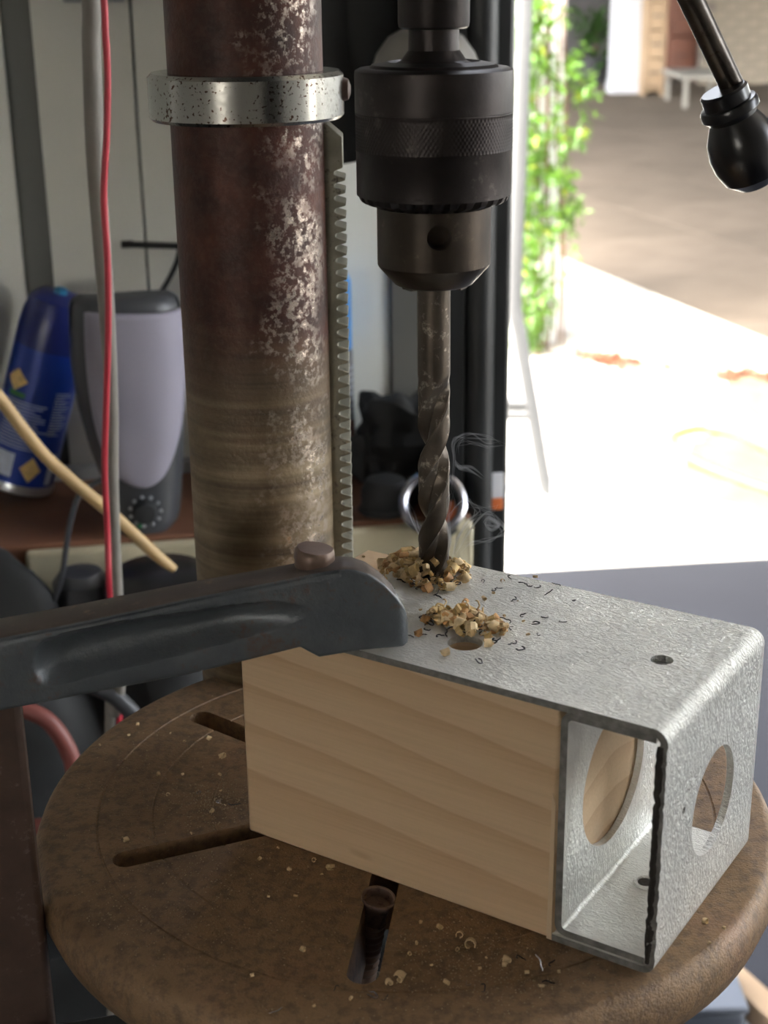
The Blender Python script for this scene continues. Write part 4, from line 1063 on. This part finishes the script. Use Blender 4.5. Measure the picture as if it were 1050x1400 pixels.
build('swivel_pad', MB().lathe([(.0040, -.0125), (.0042, -.009), (.0048, -.005), (.0052, -.0030), (.0066, -.0012), (.0066, -.0002), (.0062, 0), (.0056, -.0004), (.0050, -.004), (.0005, -.0052)], p0, 28, Msx), M_BOSS, sw, sharp=40)
la = p0 - dS*(LS-.01)
build('lower_arm', MB().bar(la - CE*.15 + Vector((0, 0, -.01)), la + CE*.012, .016, .026), M_IRON, cmp_, bevel=.002)

# ------------------------------------------------------------------ shavings, swarf, dust
def curl_mb(rnd, L=.006, wdt=.0025, turns=.9, taper=.5, tk=.00025):
    mb = MB(); k = 9; vs_ = []
    r0_ = L/(2*PI*turns+.01)
    for i in range(k+1):
        q = i/k; a = turns*2*PI*q; r = r0_*(1 - taper*q)
        ww = wdt*(.55 + .45*math.sin(PI*q)) * (1 + rnd.uniform(-.2, .2))
        c = Vector((r*math.cos(a), 0, r*math.sin(a) + r0_)); nrm = Vector((math.cos(a), 0, math.sin(a)))
        for sgn in (-1, 1):
            for tt in (0, tk):
                vs_.append(c + Vector((0, sgn*ww/2 + .0003*rnd.uniform(-1, 1), 0)) - nrm*tt)
    fs = []
    for i in range(k):
        a = 4*i; b = a+4
        fs += [(a, b, b+2, a+2), (a+1, a+3, b+3, b+1), (a, a+1, b+1, b), (a+2, b+2, b+3, a+3)]
    fs += [(0, 2, 3, 1), (4*k, 4*k+1, 4*k+3, 4*k+2)]
    mb.add(vs_, fs); return mb
def swarf_mb(rnd, L=.006):
    pts = []; a = 0; c = Vector((0, 0, .0005)); h = rnd.uniform(0, 6.28)
    for i in range(12):
        pts.append(c.copy()); h += rnd.uniform(.1, 1.0)*rnd.choice((1, 1, -.6)); c = c + Vector((math.cos(h), math.sin(h), rnd.uniform(-.25, .35)))*(L/11)
        c.z = max(c.z, .0003)
    return MB().tube(pts, [.0002] + [.00032]*10 + [.0001], 5)
def scatter(mb, src, p, rot, s_=1, mi=0): mb.add([p + rot @ (q*s_) for q in src.v], src.f, mi)
curls = [curl_mb(R, R.uniform(.008, .017), R.uniform(.0018, .0044), R.uniform(.7, 1.5), R.uniform(.2, .7), .00018) for _ in range(10)]
swarfs = [swarf_mb(R, R.uniform(.005, .010)) for _ in range(6)]
def rrot(t=1.0): return Matrix.Rotation(R.uniform(0, 6.28), 3, 'Z') @ Matrix.Rotation(R.uniform(-t, t), 3, 'X') @ Matrix.Rotation(R.uniform(-t, t), 3, 'Y')
PZ = TZ + BH
def pile(name, label, cx_, cy__, rx_, ry_, hgt, n_, mat, fr=.85, avoid=.0075, sc_=(.55, 1.35)):
    mb = MB(); c = BW @ Vector((cx_, cy__, BH))
    tries = 0; k = 0
    while k < n_ and tries < 9000:
        tries += 1
        a = R.uniform(0, 6.28); q = math.sqrt(R.random()); x = cx_ + rx_*q*math.cos(a); y = cy__ + ry_*q*math.sin(a)
        if math.hypot(x+.1349, y-.0761) < avoid or math.hypot(x+.0905, y-.0254) < .0062 or y > .091: continue
        p = BW @ Vector((x, y, BH)); p.z = PZ + .0003 + max(0, R.random()*hgt*(1-q*q)); k += 1
        scatter(mb, R.choice(curls if R.random() < fr else swarfs), p, rrot(), R.uniform(*sc_), R.choice((0, 0, 0, 1, 1, 2)))
    return tag(build(name, mb, [mat, M_CHIPY, M_CHIPO]), label, 'shavings', kind='stuff')
pile('shavings_pile', 'heap of pale curled shavings around the drill bit', -.1365, .0740, .0195, .0135, .0100, 140, M_CHIP)
pile('shavings_pile', 'heap of pale shavings on the plate beside the open bored hole', -.0975, .0390, .0165, .0085, .0050, 130, M_CHIP, avoid=0)
mb = MB()
for (cx_, cy__, sx, sy, nn) in ((-.130, .064, .016, .008, 26), (-.096, .034, .016, .008, 34)):
    k = 0
    while k < nn:
        x = R.gauss(cx_, sx*.6); y = R.gauss(cy__, sy*.6)
        if math.hypot(x+.1349, y-.0761) < .007 or math.hypot(x+.0905, y-.0254) < .0062 or y > .0915 or y < .002: continue
        p = BW @ Vector((x, y, BH)); p.z = PZ + .0002 + R.random()*.002; scatter(mb, R.choice(swarfs), p, rrot(.4), R.uniform(.5, 1.0)); k += 1
tag(build('swarf_tangle', mb, M_SWARF), 'dark tangled steel swarf among the pale shavings on the plate', 'swarf', kind='stuff')
def single(src, name, label, cat, group, u, v, z, mat, s_=1, parts=None):
    p = at_z(u, v, z); o = build(name, src, mat, sharp=50)
    o.location = p; o.rotation_euler = (R.uniform(-.5, .5), R.uniform(-.5, .5), R.uniform(0, 6.28)); o.scale = (s_, s_, s_)
    return tag(o, label, cat, group)
def copies(srcs, mats, name, label, cat, group, pts, z, sr):
    pro = {}
    for i, (u, v) in enumerate(pts):
        k = i % len(srcs)
        if k not in pro: o = build(name, srcs[k], mats[k % len(mats)], sharp=50); pro[k] = o
        else: o = pro[k].copy(); COL.objects.link(o)
        o.location = at_z(u, v, z); o.rotation_euler = (R.uniform(-.3, .3), R.uniform(-.3, .3), R.uniform(0, 6.28)); q = R.uniform(*sr); o.scale = (q, q, q)
        tag(o, label, cat, group)
cm = lambda a: [MB().add([q - Vector((0, 0, min(p.z for p in c_.v))) for q in c_.v], c_.f) for c_ in a]
curlz = cm(curls)
# single larger curls
big = [curl_mb(R, .013, .0042, .85, .45, .0004) for _ in range(5)]
bigz = cm(big)
for (u, v, lb, mt, s_) in ((528, 776, 'orange scorched curl left of the drill bit near the clamp end', M_CHIPO, .95), (548, 790, 'pale curled shaving between the clamp tip and the bit', M_CHIP, .85),
        (584, 808, 'large tan curled shaving just in front of the drill bit', M_CHIPO, 1.0), (563, 772, 'tall tan shaving standing against the left of the bit', M_CHIP, 1.1), (560, 784, 'pinkish curl stacked left of the bit base', M_CHIPO, .9),
        (614, 808, 'pale yellow curl lying in front right of the bit', M_CHIP, 1.0), (637, 826, 'small orange curl between the two heaps of shavings', M_CHIPO, .6), (660, 820, 'small round pale crumb right of the orange curl', M_CHIP, .45),
        (611, 897, 'pale curl alone in front left of the open bored hole', M_CHIP, .8), (575, 870, 'tan curl at the left end of the front heap', M_CHIPO, .75), (630, 776, 'pale curl on the right flank of the bit heap', M_CHIP, .9), (667, 884, 'pale curl at the right end of the front heap', M_CHIP, .85)):
    single(R.choice(bigz), 'wood_shaving', lb, 'shaving', 'large single curls on the steel plate', u, v, PZ+.0003, mt, s_)
pts = [(698, 790), (712, 797), (735, 803), (748, 812), (701, 820), (733, 853), (700, 860), (745, 845), (736, 868), (690, 850), (722, 800), (660, 795), (760, 800), (715, 842), (785, 822), (683, 805), (700, 880), (655, 905), (770, 850)]
copies(cm(swarfs), [M_SWARF], 'swarf_curl', 'small dark steel swarf curl lying on the galvanised plate', 'swarf', 'swarf curls on the plate', pts, PZ, (.4, .85))
pts = [(675, 812), (690, 843), (716, 850), (708, 822), (722, 868), (600, 838), (575, 835), (687, 796), (732, 790)]
copies(curlz, [M_CHIP], 'wood_crumb', 'tiny pale wood crumb lying on the galvanised plate', 'shaving', 'wood crumbs on the plate', pts, PZ, (.25, .45))
single(curlz[2], 'wood_crumb', 'pale crumb on the bare pine top left of the bit', 'shaving', None, 497, 762, PZ-.003, M_CHIP, .5)
# on the table
pts = [(188, 992), (176, 1006), (137, 1019), (233, 1003), (252, 1014), (216, 1060), (302, 1082), (230, 1088), (290, 1110), (262, 1140), (250, 1060), (172, 1150), (395, 1190), (355, 1175), (440, 1196), (414, 1300), (367, 1227), (345, 1335), (404, 1226), (430, 1178), (575, 1262), (600, 1270), (570, 1290), (655, 1325), (590, 1320), (690, 1320), (720, 1330), (765, 1330), (480, 1366), (430, 1376), (610, 1345), (965, 1262), (990, 1270), (970, 1290), (740, 1350), (560, 1306), (625, 1300), (665, 1310), (380, 1160), (300, 1060)]
for lb, gp, fn in (('tiny pale shaving on the rusty table left of the pine block', 'small shavings left of the pine block', lambda u, v: u < 342 and v < 1200),
        ('tiny pale shaving under the front edge of the pine block', 'small shavings along the pine block', lambda u, v: u >= 342 and v < 1240),
        ('tiny pale shaving before the pine block right of the screw slot', 'small shavings right of the screw slot', lambda u, v: 500 < u < 900 and v >= 1240),
        ('tiny pale shaving on the table rim right of the steel bracket', 'small shavings right of the bracket', lambda u, v: u >= 900),
        ('tiny pale shaving near the front rim left of the screw slot', 'small shavings left of the screw slot', lambda u, v: (u <= 500 and v >= 1240) or (u < 342 and v >= 1200))):
    copies(curlz, [M_CHIP], 'table_shaving', lb, 'shaving', gp, [p for p in pts if fn(*p)], TZ, (.3, .6)); pts = [p for p in pts if not fn(*p)]
for (u, v, lb, s_) in ((305, 1037, 'pale curl on the table between the two left slots', .7), (284, 1012, 'greyish curl on the table near the upper left slot', .6), (640, 1296, 'largest pale shaving on the table before the pine block', 1.0), (630, 1282, 'pale shaving touching the largest one before the pine block', .7), (545, 1338, 'long pale shaving right of the screw slot end', .9), (533, 1346, 'short pale shaving at the right lip of the screw slot', .6), (452, 1190, 'flat pale shaving under the front edge of the pine block', .7), (690, 1316, 'pale shaving below the right part of the pine block', .7)):
    single(R.choice(bigz), 'table_curl', lb, 'shaving', 'larger shavings on the table', u, v, TZ+.0002, M_CHIP, s_)
pts = [(320, 1100), (300, 1097), (712, 1312), (735, 1322), (755, 1318), (510, 1362), (526, 1364), (640, 1345), (660, 1352), (375, 1382), (750, 1345), (272, 1085), (460, 1352)]
copies(cm(swarfs), [M_SWARF, M_RIM], 'table_swarf', 'thin curl of steel swarf lying on the rusty round table', 'swarf', 'swarf on the table', pts, TZ, (.5, 1.0))
mb = MB()
def inslot(p):
    d = Vector((p.x-TC.x, p.y-TC.y, 0)); r = d.length
    if r > .146: return True
    for k in range(6):
        a = math.radians(142+60*k); e = Vector((math.cos(a), math.sin(a), 0)); al = d.dot(e)
        if .052 < al < .126 and abs(d.x*e.y - d.y*e.x) < .007: return True
    q = BW.inverted() @ p
    return -.178 < q.x < .001 and -.001 < q.y < .094
k = 0
cl_ = [(250, 1180, 70), (200, 1260, 60), (290, 1110, 40), (300, 1090, 30), (700, 1340, 60), (620, 1310, 60), (180, 1060, 60)]
while k < 2600:
    if R.random() < .6: a, b, s_ = R.choice(cl_); u, v = R.gauss(a, s_), R.gauss(b, s_*.5)
    else: u, v = R.uniform(60, 1040), R.uniform(920, 1400)
    p = at_z(u, v, TZ)
    if inslot(p): continue
    r = R.uniform(.00012, .00042); k += 1; rot = rrot()
    mb.add([p + rot @ Vector(q)*r + Vector((0, 0, r*.6)) for q in ((1.4, 0, -.4), (-.7, 1, -.5), (-.7, -1, -.5), (0, 0, .9))], [(0, 2, 1), (0, 1, 3), (1, 2, 3), (2, 0, 3)])
tag(build('sawdust', mb, M_DUST), 'fine sawdust grains strewn over the rusty table', 'sawdust', kind='stuff')

# ------------------------------------------------------------------ smoke
sp_ = [([(617, 668), (619, 632), (622, 602), (640, 596), (664, 599), (690, 608)], [.6, .9, 1.1, 1.1, .9, .3], 0),
       ([(690, 609), (668, 611), (648, 606), (632, 606), (624, 616)], [.3, .8, .7, .8, .4], .002),
       ([(622, 628), (628, 640), (642, 644), (658, 656)], [.5, 1.7, 1.5, .3], .0),
       ([(608, 712), (625, 690), (638, 682), (650, 690), (670, 697), (682, 690)], [.3, .8, .9, .7, .8, .3], .003),
       ([(615, 770), (640, 730), (655, 708), (672, 702), (684, 716), (688, 728), (668, 738), (640, 742), (626, 752)], [.8, 1.2, 1.2, 1.0, 1.3, 1.2, 1.1, 1.2, .4], .0),
       ([(660, 715), (668, 708), (680, 716), (672, 722), (662, 714)], [1.0, 2.0, 2.2, 2.0, .6], .001),
       ([(618, 765), (626, 735), (640, 715), (652, 700), (645, 690)], [1.2, 1.5, 1.2, .9, .4], .006),
       ([(612, 764), (616, 740), (612, 715), (618, 690), (616, 668)], [1.5, 1.6, 1.2, 1.0, .6], -.004),
       ([(600, 760), (575, 735), (562, 700), (556, 672)], [.7, 1.0, .9, .3], .004)]
smk = thing('smoke_wisps', 'thin white smoke wisps curling up right of the drill bit', 'smoke', (BIT.x+.012, BIT.y, PZ), kind='stuff')
for k, (pts, rs, dy) in enumerate(sp_):
    P3 = [at_y(u, v, BIT.y + dy + (.010 if u < 606 else 0)) for u, v in pts]
    for q in range(4):                                              # every wisp is a bundle of drifting strands
        out = []; n_ = len(P3)
        for j, p in enumerate(P3):
            w_ = .0006 + .0022*j/n_
            out.append(p + Vector((noise.noise(Vector((j*.9, q*3.7, k))), .6*noise.noise(Vector((j*.9, q*5.1, k+9))), noise.noise(Vector((j*.9, q*2.3, k+5)))))*w_*1.6)
        rr_ = [max(.00008, r*(.00038 + .00022*noise.noise(Vector((j*1.3, q, k))))) for j, r in enumerate(rs)]
        rr_[0] = rr_[-1] = .00005
        build('wisp', MB().tube(out, rr_, 7, smooth=7), M_SMOKE, smk, sharp=180)
